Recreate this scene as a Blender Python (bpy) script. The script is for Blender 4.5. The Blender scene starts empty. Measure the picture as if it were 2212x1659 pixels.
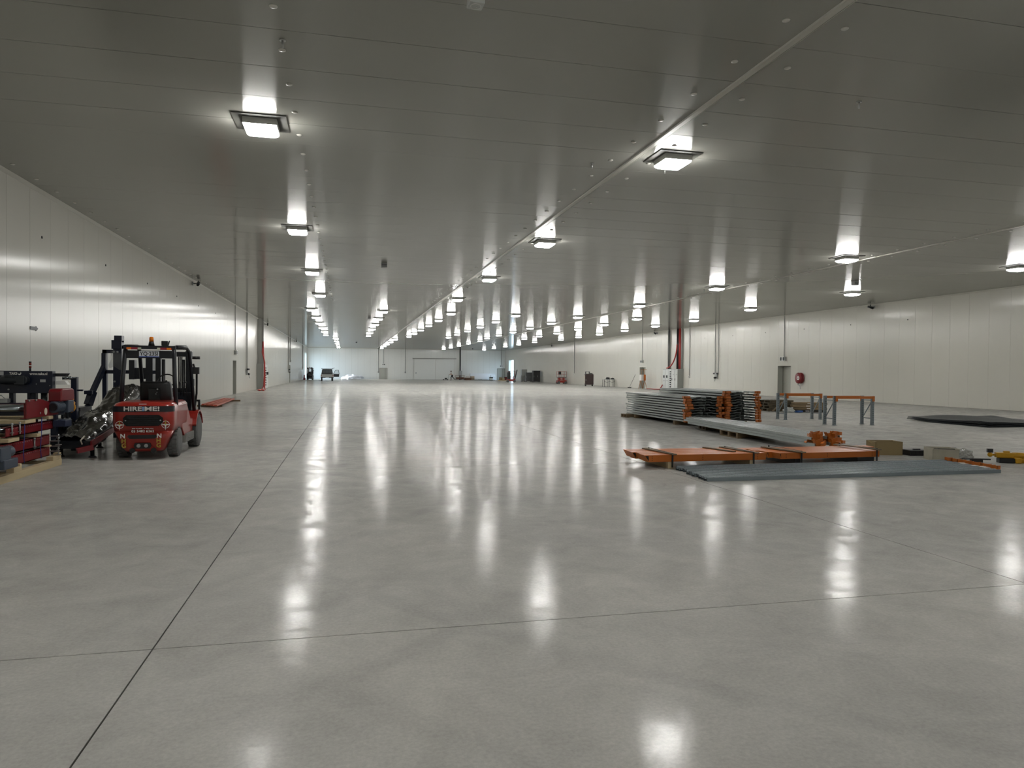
import bpy, bmesh, math, random
from mathutils import Vector, Matrix, Euler
random.seed(7)
SC = bpy.context.scene
C = SC.collection
R = math.radians
PI = math.pi

# ------------------------------------------------------------------ camera
F_PX, YAW, PITCH, ROLL, EYE = 1521.12, 13.2228, -0.9752, 0.5169, 1.6
cam = bpy.data.cameras.new('camera'); cam_o = bpy.data.objects.new('camera', cam); C.objects.link(cam_o)
cam.sensor_fit = 'HORIZONTAL'; cam.sensor_width = 36.0; cam.lens = F_PX / 2212 * 36.0
cam.clip_start = 0.05; cam.clip_end = 600
def camera_matrix():
    y, p, r = R(YAW), R(PITCH), R(ROLL)
    fwd = Vector((math.sin(y)*math.cos(p), math.cos(y)*math.cos(p), math.sin(p)))
    right = Vector((math.cos(y), -math.sin(y), 0)); up = right.cross(fwd)
    r2 = right*math.cos(r) + up*math.sin(r); u2 = -right*math.sin(r) + up*math.cos(r)
    m = Matrix((r2, u2, -fwd)).transposed().to_4x4(); m.translation = (0, 0, EYE)
    return m
cam_o.matrix_world = camera_matrix()
SC.camera = cam_o

# ------------------------------------------------------------------ world, exposure
SKY_STRENGTH = 9.0
LAMP_STRENGTH = 123.0
w = bpy.data.worlds.new('sky'); SC.world = w; w.use_nodes = True
bg = w.node_tree.nodes['Background']; bg.inputs['Color'].default_value = (0.55, 0.77, 1.0, 1); bg.inputs['Strength'].default_value = SKY_STRENGTH
sun = bpy.data.lights.new('sun', 'SUN'); sun.energy = 14.0; sun.angle = R(0.6); sun.color = (1.0, 0.97, 0.92)
sun_o = bpy.data.objects.new('sun', sun); C.objects.link(sun_o); sun_o.location = (-40, 125, 14)
sun_o.rotation_euler = Vector((0.965, 0.055, -0.256)).to_track_quat('-Z', 'Y').to_euler()
SC.view_settings.view_transform = 'Standard'; SC.view_settings.look = 'None'
SC.view_settings.gamma = 1.0; SC.view_settings.use_curve_mapping = False
SC.view_settings.exposure = 0.0
SC.cycles.max_bounces = 6; SC.cycles.diffuse_bounces = 3; SC.cycles.glossy_bounces = 3
SC.cycles.use_adaptive_sampling = True; SC.cycles.adaptive_threshold = 0.03
SC.cycles.sample_clamp_indirect = 6.0; SC.cycles.sample_clamp_direct = 0.0
SC.cycles.use_denoising = True; SC.cycles.blur_glossy = 0.3
SC.cycles.caustics_reflective = False; SC.cycles.caustics_refractive = False

# ------------------------------------------------------------------ materials
def srgb(h):
    h = h.lstrip('#'); v = [int(h[i:i+2], 16)/255 for i in (0, 2, 4)]
    return tuple((c/12.92 if c <= 0.04045 else ((c+0.055)/1.055)**2.4) for c in v) + (1,)
MATS = {}
def mat(name, colr, rough=0.5, metal=0.0, spec=0.5, var=0.0, vscale=6.0, bump=0.0, bscale=40.0, coat=0.0, alpha=None, trans=0.0, stretch=None):
    if name in MATS: return MATS[name]
    m = bpy.data.materials.new(name); m.use_nodes = True; nt = m.node_tree; b = nt.nodes['Principled BSDF']
    c = srgb(colr) if isinstance(colr, str) else tuple(colr) + (1,)
    b.inputs['Base Color'].default_value = c; b.inputs['Roughness'].default_value = rough
    b.inputs['Metallic'].default_value = metal; b.inputs['Specular IOR Level'].default_value = spec
    b.inputs['Coat Weight'].default_value = coat
    if trans: b.inputs['Transmission Weight'].default_value = trans
    if alpha is not None: b.inputs['Alpha'].default_value = alpha
    if var or bump:
        tc = nt.nodes.new('ShaderNodeTexCoord'); mp = nt.nodes.new('ShaderNodeMapping')
        nt.links.new(tc.outputs['Object'], mp.inputs['Vector'])
        if stretch: mp.inputs['Scale'].default_value = stretch
    if var:
        n = nt.nodes.new('ShaderNodeTexNoise'); n.inputs['Scale'].default_value = vscale; n.inputs['Detail'].default_value = 5
        nt.links.new(mp.outputs['Vector'], n.inputs['Vector'])
        mx = nt.nodes.new('ShaderNodeMix'); mx.data_type = 'RGBA'
        mx.inputs['A'].default_value = tuple(x*(1-var) for x in c[:3]) + (1,)
        mx.inputs['B'].default_value = tuple(min(1, x*(1+var)) for x in c[:3]) + (1,)
        nt.links.new(n.outputs['Fac'], mx.inputs['Factor']); nt.links.new(mx.outputs['Result'], b.inputs['Base Color'])
    if bump:
        n2 = nt.nodes.new('ShaderNodeTexNoise'); n2.inputs['Scale'].default_value = bscale; n2.inputs['Detail'].default_value = 4
        nt.links.new(mp.outputs['Vector'], n2.inputs['Vector'])
        bp = nt.nodes.new('ShaderNodeBump'); bp.inputs['Strength'].default_value = bump; bp.inputs['Distance'].default_value = 0.02
        nt.links.new(n2.outputs['Fac'], bp.inputs['Height']); nt.links.new(bp.outputs['Normal'], b.inputs['Normal'])
    MATS[name] = m
    return m
def emit(name, colr, strength):
    if name in MATS: return MATS[name]
    m = bpy.data.materials.new(name); m.use_nodes = True; b = m.node_tree.nodes['Principled BSDF']
    b.inputs['Base Color'].default_value = (0.8, 0.8, 0.8, 1)
    b.inputs['Emission Color'].default_value = tuple(colr) + (1,); b.inputs['Emission Strength'].default_value = strength
    MATS[name] = m
    return m

def panel_mat(name, base, rough, aniso, along=1):
    # painted sheet steel: faint rolling streaks, highlights drawn out along the length of the hall
    m = bpy.data.materials.new(name); m.use_nodes = True; nt = m.node_tree; b = nt.nodes['Principled BSDF']; L = nt.links
    b.inputs['Roughness'].default_value = rough; b.inputs['Anisotropic'].default_value = aniso
    cx = nt.nodes.new('ShaderNodeCombineXYZ'); cx.inputs[along].default_value = 1.0; L.new(cx.outputs[0], b.inputs['Tangent'])
    g = nt.nodes.new('ShaderNodeNewGeometry'); n = nt.nodes.new('ShaderNodeTexNoise'); n.inputs['Scale'].default_value = 0.35; n.inputs['Detail'].default_value = 3
    L.new(g.outputs['Position'], n.inputs['Vector'])
    mx = nt.nodes.new('ShaderNodeMix'); mx.data_type = 'RGBA'; c = srgb(base)
    mx.inputs['A'].default_value = tuple(x*0.95 for x in c[:3]) + (1,); mx.inputs['B'].default_value = c
    L.new(n.outputs['Fac'], mx.inputs['Factor']); L.new(mx.outputs['Result'], b.inputs['Base Color'])
    if 'wall_panel' in name: b.inputs['Specular IOR Level'].default_value = 0.32
    if 'ceiling' in name: b.inputs['Specular IOR Level'].default_value = 0.75
    MATS[name] = m
    return m
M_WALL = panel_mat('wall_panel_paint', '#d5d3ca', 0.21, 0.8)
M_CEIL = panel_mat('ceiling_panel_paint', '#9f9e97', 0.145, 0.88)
M_BACK = panel_mat('end_wall_paint', '#e0e1dd', 0.22, 0.6, 0)
M_PLAIN = mat('painted_lining', '#a9aaa2', 0.35)
M_JOINT = mat('panel_joint', '#8f8c83', 0.6)
M_TRIM = mat('trim_steel', '#c9c7be', 0.3)

def floor_mat():
    m = bpy.data.materials.new('polished_concrete'); m.use_nodes = True; nt = m.node_tree; b = nt.nodes['Principled BSDF']; L = nt.links
    def N(t, **k):
        n = nt.nodes.new(t)
        for a, v in k.items(): n.inputs[a].default_value = v
        return n
    g = N('ShaderNodeNewGeometry'); P = g.outputs['Position']
    n1 = N('ShaderNodeTexNoise', Scale=0.22, Detail=4, Roughness=0.6); L.new(P, n1.inputs['Vector'])
    n2 = N('ShaderNodeTexNoise', Scale=1.6, Detail=6, Roughness=0.7, Distortion=0.6); L.new(P, n2.inputs['Vector'])
    n3 = N('ShaderNodeTexNoise', Scale=45.0, Detail=4, Roughness=0.7); L.new(P, n3.inputs['Vector'])
    r1 = N('ShaderNodeValToRGB'); e = r1.color_ramp.elements; e[0].position = 0.30; e[0].color = srgb('#a1a19d'); e[1].position = 0.72; e[1].color = srgb('#b8b6b0')
    L.new(n1.outputs['Fac'], r1.inputs['Fac'])
    def mul(a, fac_socket, lo, hi):
        mr = N('ShaderNodeMapRange'); mr.inputs['From Min'].default_value = 0.25; mr.inputs['From Max'].default_value = 0.75
        mr.inputs['To Min'].default_value = lo; mr.inputs['To Max'].default_value = hi; L.new(fac_socket, mr.inputs['Value'])
        mm = nt.nodes.new('ShaderNodeMix'); mm.data_type = 'RGBA'; mm.blend_type = 'MULTIPLY'; mm.inputs['Factor'].default_value = 1
        L.new(a, mm.inputs['A']); L.new(mr.outputs['Result'], mm.inputs['B']); return mm.outputs['Result']
    c = mul(r1.outputs['Color'], n2.outputs['Fac'], 0.80, 1.14)
    c = mul(c, n3.outputs['Fac'], 0.84, 1.14)
    # tyre arcs scuffed into the sealer: pairs of rings broken up by noise
    acc = None
    for cx_, cy_, ra in ((20, 30, 22.0), (20, 30, 20.9), (-12, 28, 14.0), (-12, 28, 15.1), (10, 12, 12.0), (10, 12, 13.1), (8, 48, 16.0), (8, 48, 17.1), (-20, 22, 24.0), (-20, 22, 25.1), (15, 17, 9.0), (15, 17, 9.9), (5, 27, 6.4), (5, 27, 7.3), (-3, 8, 4.2), (-3, 8, 5.2)):
        dv = nt.nodes.new('ShaderNodeVectorMath'); dv.operation = 'DISTANCE'; dv.inputs[1].default_value = (cx_, cy_, 0); L.new(P, dv.inputs[0])
        sb = N('ShaderNodeMath'); sb.operation = 'SUBTRACT'; sb.inputs[1].default_value = ra; L.new(dv.outputs['Value'], sb.inputs[0])
        ab = N('ShaderNodeMath'); ab.operation = 'ABSOLUTE'; L.new(sb.outputs[0], ab.inputs[0])
        rg = N('ShaderNodeMapRange'); rg.inputs['From Min'].default_value = 0.05; rg.inputs['From Max'].default_value = 0.11; rg.inputs['To Min'].default_value = 1; rg.inputs['To Max'].default_value = 0; L.new(ab.outputs[0], rg.inputs['Value'])
        if acc is None: acc = rg.outputs['Result']
        else:
            mxm = N('ShaderNodeMath'); mxm.operation = 'MAXIMUM'; L.new(acc, mxm.inputs[0]); L.new(rg.outputs['Result'], mxm.inputs[1]); acc = mxm.outputs[0]
    brk = N('ShaderNodeTexNoise', Scale=0.35, Detail=3); L.new(P, brk.inputs['Vector'])
    bk = N('ShaderNodeMapRange'); bk.inputs['From Min'].default_value = 0.42; bk.inputs['From Max'].default_value = 0.62; bk.inputs['To Min'].default_value = 0; bk.inputs['To Max'].default_value = 0.6; L.new(brk.outputs['Fac'], bk.inputs['Value'])
    af = N('ShaderNodeMath'); af.operation = 'MULTIPLY'; L.new(acc, af.inputs[0]); L.new(bk.outputs['Result'], af.inputs[1])
    ma = nt.nodes.new('ShaderNodeMix'); ma.data_type = 'RGBA'; ma.blend_type = 'MULTIPLY'; L.new(af.outputs[0], ma.inputs['Factor']); L.new(c, ma.inputs['A']); ma.inputs['B'].default_value = (0.82, 0.82, 0.83, 1)
    L.new(ma.outputs['Result'], b.inputs['Base Color'])
    b.inputs['Roughness'].default_value = 0.55; b.inputs['Specular IOR Level'].default_value = 0.14
    # sealer: a thin worn gloss that breaks the lamp reflections into patches
    mr = N('ShaderNodeMapRange'); mr.inputs['From Min'].default_value = 0.35; mr.inputs['From Max'].default_value = 0.68
    mr.inputs['To Min'].default_value = 0.03; mr.inputs['To Max'].default_value = 0.52
    nc = N('ShaderNodeTexNoise', Scale=2.6, Detail=7, Roughness=0.72, Distortion=0.8); L.new(P, nc.inputs['Vector']); L.new(nc.outputs['Fac'], mr.inputs['Value'])
    L.new(mr.outputs['Result'], b.inputs['Coat Weight']); b.inputs['Coat Roughness'].default_value = 0.095; b.inputs['Coat IOR'].default_value = 1.4
    nb = N('ShaderNodeTexNoise', Scale=11.0, Detail=5, Roughness=0.7); L.new(P, nb.inputs['Vector'])
    bp = N('ShaderNodeBump', Strength=0.085, Distance=0.02); L.new(nb.outputs['Fac'], bp.inputs['Height']); L.new(bp.outputs['Normal'], b.inputs['Coat Normal'])
    MATS['floor'] = m
    return m
M_FLOOR = floor_mat()
M_FJOINT = mat('saw_cut', '#4a4740', 0.8)

# ------------------------------------------------------------------ mesh helpers
class MB:
    def __init__(s): s.v = []; s.f = []; s.s = []
    def add(s, vs, fs, smooth=False):
        o = len(s.v); s.v += [tuple(v) for v in vs]; s.f += [tuple(i+o for i in f) for f in fs]; s.s += [smooth]*len(fs); return s
    def box(s, c, d, rot=None):
        hx, hy, hz = d[0]/2, d[1]/2, d[2]/2
        vs = [Vector((x, y, z)) for z in (-hz, hz) for y in (-hy, hy) for x in (-hx, hx)]
        if rot is not None:
            m = rot if isinstance(rot, Matrix) else Euler(rot).to_matrix()
            vs = [m @ v for v in vs]
        c = Vector(c)
        return s.add([v+c for v in vs], [(0,2,3,1),(4,5,7,6),(0,1,5,4),(2,6,7,3),(0,4,6,2),(1,3,7,5)])
    def bb(s, x0, x1, y0, y1, z0, z1): return s.box(((x0+x1)/2, (y0+y1)/2, (z0+z1)/2), (abs(x1-x0), abs(y1-y0), abs(z1-z0)))
    def bar(s, p, q, w, h=None, up=(0, 0, 1)):
        p, q = Vector(p), Vector(q); d = q-p; L = d.length; d.normalize(); up = Vector(up)
        if abs(d.dot(up)) > 0.98: up = Vector((0, 1, 0))
        x = d.cross(up).normalized(); z = x.cross(d); h = h or w
        return s.box((p+q)/2, (w, L, h), Matrix((x, d, z)).transposed())
    def frame(s, d):
        d = Vector(d).normalized(); a = Vector((0, 0, 1)) if abs(d.z) < 0.9 else Vector((1, 0, 0))
        u = d.cross(a).normalized(); return u, d.cross(u)
    def cyl(s, p, q, r, r2=None, n=16, caps=True, smooth=True):
        p, q = Vector(p), Vector(q); r2 = r if r2 is None else r2; u, v = s.frame(q-p)
        vs = []
        for c, rr in ((p, r), (q, r2)):
            vs += [c + (u*math.cos(2*PI*i/n) + v*math.sin(2*PI*i/n))*rr for i in range(n)]
        s.add(vs, [(i, (i+1) % n, n+(i+1) % n, n+i) for i in range(n)], smooth)
        if caps: s.add(vs[:n], [tuple(reversed(range(n)))]); s.add(vs[n:], [tuple(range(n))])
        return s
    def tube(s, pts, r, n=8, closed=False):
        pts = [Vector(p) for p in pts]; N = len(pts); vs = []; u = None
        for i, p in enumerate(pts):
            a = pts[i-1] if (i > 0 or closed) else pts[i]; b = pts[(i+1) % N] if (i < N-1 or closed) else pts[i]
            d = (b-a).normalized()
            if u is None: u, _ = s.frame(d)
            u = (u - d*u.dot(d)).normalized(); v = d.cross(u)
            vs += [p + (u*math.cos(2*PI*k/n) + v*math.sin(2*PI*k/n))*r for k in range(n)]
        fs = []
        for i in range(N if closed else N-1):
            j = (i+1) % N
            fs += [(i*n+k, i*n+(k+1) % n, j*n+(k+1) % n, j*n+k) for k in range(n)]
        s.add(vs, fs, True)
        if not closed: s.add(vs[:n], [tuple(reversed(range(n)))]); s.add(vs[-n:], [tuple(range(n))])
        return s
    def prism(s, poly, axis, a, b, smooth=False):
        n = len(poly)
        def P(u, v, t): return {'x': (t, u, v), 'y': (u, t, v), 'z': (u, v, t)}[axis]
        vs = [P(u, v, a) for u, v in poly] + [P(u, v, b) for u, v in poly]
        area = sum(poly[i][0]*poly[(i+1) % n][1]-poly[(i+1) % n][0]*poly[i][1] for i in range(n))
        flip = (area < 0) != (axis == 'y') != (b < a)
        lo, hi = tuple(reversed(range(n))), tuple(range(n, 2*n))
        sides = [(i, (i+1) % n, n+(i+1) % n, n+i) for i in range(n)]
        if flip: lo = tuple(range(n)); hi = tuple(reversed(range(n, 2*n))); sides = [tuple(reversed(f)) for f in sides]
        s.add(vs, sides, smooth); s.add(vs, [lo, hi]); return s
    def lathe(s, prof, c=(0, 0, 0), axis='z', n=24, smooth=True):
        c = Vector(c); vs = []
        for r, h in prof:
            for k in range(n):
                a = 2*PI*k/n; x, y = r*math.cos(a), r*math.sin(a)
                vs.append(c + Vector({'z': (x, y, h), 'x': (h, x, y), 'y': (y, h, x)}[axis]))
        fs = [(i*n+k, i*n+(k+1) % n, (i+1)*n+(k+1) % n, (i+1)*n+k) for i in range(len(prof)-1) for k in range(n)]
        s.add(vs, fs, smooth)
        if prof[0][0] > 1e-6: s.add(vs[:n], [tuple(reversed(range(n)))])
        if prof[-1][0] > 1e-6: s.add(vs[-n:], [tuple(range(n))])
        return s
    def ball(s, c, r, n=12, m=8, sc=(1, 1, 1)):
        prof = [(max(1e-5, math.sin(PI*i/m))*r, -math.cos(PI*i/m)*r) for i in range(m+1)]
        t = MB().lathe(prof, (0, 0, 0), 'z', n); c = Vector(c)
        return s.add([Vector((v[0]*sc[0], v[1]*sc[1], v[2]*sc[2]))+c for v in t.v], t.f, True)
    def mesh(s, name, m=None, fix=True):
        me = bpy.data.meshes.new(name); me.from_pydata(s.v, [], s.f); me.polygons.foreach_set('use_smooth', s.s)
        if fix:
            bm = bmesh.new(); bm.from_mesh(me); bmesh.ops.remove_doubles(bm, verts=bm.verts, dist=1e-6)
            bmesh.ops.recalc_face_normals(bm, faces=bm.faces); bm.to_mesh(me); bm.free()
        if m: me.materials.append(m)
        me.update(); return me
    def build(s, name, m, parent=None, bevel=0, loc=None, rz=0, seg=2):
        o = bpy.data.objects.new(name, s.mesh(name, m)); C.objects.link(o)
        if parent: o.parent = parent
        if loc: o.location = loc
        if rz: o.rotation_euler.z = rz
        if bevel:
            b = o.modifiers.new('bevel', 'BEVEL'); b.width = bevel; b.segments = seg; b.limit_method = 'ANGLE'; b.angle_limit = R(35)
        return o
def obj(name, me, parent=None, loc=(0, 0, 0)):
    o = bpy.data.objects.new(name, me); C.objects.link(o); o.parent = parent; o.location = loc; return o
def tag(o, label, cat, group=None):
    o['label'] = label; o['category'] = cat
    if group: o['group'] = group
    return o
def thing(name, label, cat, loc=(0, 0, 0), rz=0, group=None):
    o = bpy.data.objects.new(name, None); C.objects.link(o); o.empty_display_size = 0.2
    o.location = loc; o.rotation_euler = (0, 0, rz); return tag(o, label, cat, group)
def struct(o): o['kind'] = 'structure'; return o
def dup(root, loc, rz=None, label=None, group=None):
    r = root.copy(); C.objects.link(r); r.location = loc
    if rz is not None: r.rotation_euler = (0, 0, rz)
    if label: r['label'] = label
    if group: r['group'] = group
    for ch in root.children:
        c = ch.copy(); C.objects.link(c); c.parent = r
        for g in ch.children:
            d = g.copy(); C.objects.link(d); d.parent = c
    return r
FONT_CACHE = {}
def text(body, size, m, parent, name='lettering', loc=(0, 0, 0), rot=(PI/2, 0, 0), depth=0.002, width=None, bold=0.0, align='CENTER'):
    cu = bpy.data.curves.new(name, 'FONT'); cu.body = body; cu.size = size; cu.extrude = depth; cu.align_x = align; cu.align_y = 'CENTER'; cu.offset = bold
    cu.resolution_u = 3
    t = bpy.data.objects.new(name, cu); C.objects.link(t)
    me = bpy.data.meshes.new_from_object(t.evaluated_get(bpy.context.evaluated_depsgraph_get()))
    bpy.data.objects.remove(t); me.materials.clear(); me.materials.append(m)
    o = bpy.data.objects.new(name, me); C.objects.link(o); o.parent = parent; o.location = loc; o.rotation_euler = rot
    if width:
        xs = [v.co.x for v in me.vertices]; k = width/max(1e-4, max(xs)-min(xs)); o.scale = (k, 1, 1)
    return o
def holes_rects(y0, y1, z0, z1, holes):
    # rectangle minus openings that touch the floor
    cuts = sorted((max(y0, a), min(y1, b), t) for a, b, t in holes if a < y1 and b > y0)
    out = []; y = y0
    for a, b, t in cuts:
        if a > y: out.append((y, a, z0, z1))
        if t < z1: out.append((a, b, t, z1))
        y = b
    if y < y1: out.append((y, y1, z0, z1))
    return out

# ------------------------------------------------------------------ the hall
XL, XR, HC, YB, Y0 = -7.05, 30.18, 5.78, 134.3, -20.0
PITCHP = 1.135; GAP = 0.009
WT = 0.55
L_HOLES = [(47.70, 49.14, 2.19), (93.06, 94.5, 2.25), (126.6, 132.6, 4.7)]
R_HOLES = [(43.40, 44.95, 2.22), (67.94, 69.44, 2.23), (127.4, 131.4, 3.85)]

# floor: slabs between saw cuts
fl = MB().bb(XL-WT, XR+WT, Y0-0.3, YB+0.4, -0.30, -0.012).build('floor', M_FJOINT); struct(fl)
FX = [XL] + [-1.07+6.2*i for i in range(0, 6)] + [XR]
FY = [Y0] + [4.35+7.39*i for i in range(-3, 18)] + [YB]
slab_cache = {}
for i in range(len(FX)-1):
    for j in range(len(FY)-1):
        x0, x1 = FX[i], FX[i+1]; y0, y1 = FY[j], FY[j+1]
        if i == 0: x0 -= WT
        if i == len(FX)-2: x1 += WT
        k = (round(x1-x0, 3), round(y1-y0, 3))
        if k not in slab_cache:
            slab_cache[k] = MB().box((0, 0, -0.006), (k[0]-0.009, k[1]-0.009, 0.012)).mesh('floor_slab', M_FLOOR)
        obj('floor_slab', slab_cache[k], fl, ((x0+x1)/2, (y0+y1)/2, 0))

# ceiling: three spans of panels between the long cover strips
ce = MB().bb(XL-WT, XR+WT, Y0-0.3, YB+0.4, HC+0.02, HC+0.3).build('ceiling', M_JOINT); struct(ce)
SPANS = [(XL, 5.43), (5.43, 18.17), (18.17, XR)]
j0 = 10.29 - PITCHP*27; rows = []
y = j0
while y < YB: rows.append((max(y, Y0), min(y+PITCHP, YB))); y += PITCHP
pc = {}; far = MB()
for k, (a, b) in enumerate(rows):
    if b - a < 0.1: continue
    for si, (xa, xb) in enumerate(SPANS):
        tilt = random.gauss(0, 0.0011); yc = (a+b)/2
        if yc < 47:
            key = (si, round(b-a, 3))
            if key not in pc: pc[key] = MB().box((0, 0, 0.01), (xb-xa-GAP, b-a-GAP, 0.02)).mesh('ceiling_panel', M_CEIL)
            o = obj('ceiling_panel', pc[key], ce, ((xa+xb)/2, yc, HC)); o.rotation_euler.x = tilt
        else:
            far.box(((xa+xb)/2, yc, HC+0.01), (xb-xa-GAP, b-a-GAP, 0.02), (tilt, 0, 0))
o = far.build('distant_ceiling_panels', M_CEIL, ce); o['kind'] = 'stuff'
# nylon bolt heads along the panel joints
bolt = MB().lathe([(0.048, 0.0), (0.046, -0.008), (0.03, -0.016), (0.001, -0.018)], n=14).mesh('suspension_bolt', mat('nylon', '#d2d0c8', 0.35))
for bx in (-6.71, -0.84, 5.03, 5.83, 17.77, 18.57):
    for k in range(-2, 34 if bx < 10 else 36):
        yy = 9.70 + PITCHP*k + (0.02 if bx < 0 else 0)
        if yy > 44: continue
        obj('suspension_bolt', bolt, ce, (bx, yy, HC))
drop = MB().cyl((0, 0, 0), (0, 0, -0.10), 0.014, n=8).cyl((0, 0, 0), (0, 0, -0.012), 0.04, n=12).mesh('drop_rod', mat('rod_zinc', '#b9bab8', 0.3, 0.8))
for bx, by in ((-0.81, 9.43), (7.61, 9.35), (6.3, 13.35), (4.75, 13.4), (6.2, 22.2), (17.4, 32.2)): obj('drop_rod', drop, ce, (bx, by, HC))
for n, xx in ((1, 5.43), (2, 18.17)):
    t = MB().prism([(-0.055, 0), (0.055, 0), (0.045, -0.022), (-0.045, -0.022)], 'y', Y0, YB)
    t.bb(0.075, 0.085, Y0, YB, -0.006, 0)
    struct(t.build('trim_%d' % n, M_TRIM, loc=(xx, 0, HC)))
for n, xx, s in ((3, XL, 1), (4, XR, -1)):
    t = MB().prism([(0, 0), (0.07*s, 0), (0.07*s, -0.008), (0.008*s, -0.07), (0, -0.07)], 'y', Y0, YB)
    struct(t.build('trim_%d' % n, M_TRIM, loc=(xx, 0, HC)))

def side_wall(name, X, s, holes, first, near):
    bk = MB()
    for a, b, z0, z1 in holes_rects(Y0-0.3, YB+0.4, -0.3, HC+0.3, holes): bk.bb(X-s*0.014, X-s*WT, a, b, z0, z1)
    root = struct(bk.build(name, M_JOINT)); cache = {}; far = MB()
    y = first
    while y > Y0: y -= PITCHP
    while y < YB:
        a, b = max(y, Y0), min(y+PITCHP, YB); y += PITCHP
        if b-a < 0.1: continue
        rects = holes_rects(a+GAP/2, b-GAP/2, 0.01, HC, holes); yc = (a+b)/2
        plain = len(rects) == 1 and abs(rects[0][2]-0.01) < 1e-6 and abs((rects[0][1]-rects[0][0])-(b-a-GAP)) < 1e-6
        if yc > near:
            for r in rects: far.bb(X, X-s*0.016, r[0], r[1], r[2], r[3])
            continue
        key = round(b-a, 3) if plain else yc
        if key not in cache:
            m = MB()
            for r in rects: m.bb(0, -s*0.016, r[0]-yc, r[1]-yc, r[2], r[3])
            cache[key] = m.mesh('wall_panel', M_WALL)
        p = obj('wall_panel', cache[key], root, (X, yc, 0)); p.rotation_euler.z = random.gauss(0, 0.0006)
    f = far.build('distant_wall_panels', M_WALL, root); f['kind'] = 'stuff'
    # reveals of the openings
    for a, b, t in holes:
        m = MB().bb(X-s*0.016, X-s*WT, a-0.001, a+0.012, 0, t).bb(X-s*0.016, X-s*WT, b-0.012, b+0.001, 0, t).bb(X-s*0.016, X-s*WT, a, b, t-0.012, t+0.001)
        m.build('opening_lining', M_PLAIN, root)
    return root
wl = side_wall('wall_left', XL, 1, L_HOLES, 17.08, 60)
wr = side_wall('wall_right', XR, -1, R_HOLES, 26.74, 75)
wb = struct(MB().bb(XL-WT, XR+WT, YB+0.016, YB+0.4, -0.3, HC+0.3).build('wall_back', M_JOINT)); cache = {}
x = XL
while x < XR-0.05:
    x1 = min(x+PITCHP, XR); k = round(x1-x, 3)
    if k not in cache: cache[k] = MB().bb(-k/2+GAP/2, k/2-GAP/2, 0, 0.016, 0.01, HC).mesh('wall_panel', M_BACK)
    obj('wall_panel', cache[k], wb, ((x+x1)/2, YB, 0)); x = x1
struct(MB().bb(XL-WT, XR+WT, Y0-0.3, Y0, -0.3, HC+0.3).build('wall_rear', M_BACK))
struct(MB().bb(XL, XR, -0.05, 0, -0.10, 0).build('trim_5', M_TRIM, loc=(0, YB, HC)))
M_YARD = mat('yard_concrete', '#b9b6ac', 0.8, var=0.1)
struct(MB().bb(XL-WT-60, XL-WT, 90, 160, -0.3, -0.01).build('yard_left', M_YARD))
struct(MB().bb(XR+WT, XR+WT+60, 90, 160, -0.3, -0.01).build('yard_right', M_YARD))

# ------------------------------------------------------------------ ceiling lights
M_DIFF = emit('lamp_diffuser', (1.0, 0.99, 0.95), LAMP_STRENGTH)
M_HOUS = mat('lamp_housing', '#b9bab4', 0.4); M_PLATE = mat('lamp_plate_shaded', '#4e4e49', 0.6)  # plate colour darkened to stand in for shade the diffuser leaves on it
def make_light():
    t = thing('ceiling_light', 'x', 'ceiling light', (0, 0, HC), 0, 'square ceiling lights')
    MB().box((0, 0, -0.009), (0.86, 0.82, 0.018)).build('mounting_plate', M_PLATE, t)
    MB().box((0, 0, -0.069), (0.54, 0.54, 0.102)).build('housing', M_HOUS, t)
    m = MB(); a, b, c = 0.262, 0.255, 0.20
    vs = [(sx*r, sy*r, z) for r, z in ((a, -0.121), (b, -0.150), (c, -0.190)) for sx, sy in ((-1, -1), (1, -1), (1, 1), (-1, 1))]
    fs = [(3, 2, 1, 0)] + [(k*4+i, k*4+(i+1) % 4, k*4+4+(i+1) % 4, k*4+4+i) for k in (0, 1) for i in range(4)] + [(8, 9, 10, 11)]
    m.add(vs, fs).build('diffuser', M_DIFF, t)
    return t
ORD = ['nearest', 'second', 'third', 'fourth', 'fifth', 'sixth', 'farthest']
proto = make_light(); first = True
def zone(xs, ys, text):
    global first
    for i, xx in enumerate(xs):
        rw = {0: 'row along left wall', len(xs)-1: 'row along right wall'}.get(i, '%s row from left wall' % ['', 'second', 'third', 'fourth', 'fifth', 'sixth', ''][i])
        for j, yy in enumerate(ys):
            pos = 'farthest' if j == len(ys)-1 else ORD[j]
            lab = 'glowing square ceiling light, %s of the %s, %s' % (pos, rw, text)
            if first: proto.location = (xx, yy, HC); proto['label'] = lab; first = False
            else: dup(proto, (xx, yy, HC), 0, lab)
X1 = [-1.42, 6.11, 17.2, 24.7]
zone(X1, [12.61, 21.62, 30.6, 39.75], 'part nearest the camera')
zone([-2.35, 2.46, 7.15, 11.83, 16.53, 21.19, 25.87], [49.4, 56.3, 63.2, 70.1, 76.95, 83.8], 'crowded middle field')
zone(X1, [91.96, 101.0, 110.0, 118.95, 127.9], 'far end of hall')
for xx, rw in zip(X1, ('row along left wall', 'second row from left wall', 'third row from left wall', 'row along right wall')):
    for yy, pos in ((3.6, 'overhead'), (-5.4, 'just behind the camera'), (-14.4, 'far behind the camera')):
        dup(proto, (xx, yy, HC), 0, 'square ceiling light out of the picture, %s, %s' % (pos, rw), 'square ceiling lights out of the picture')

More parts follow.
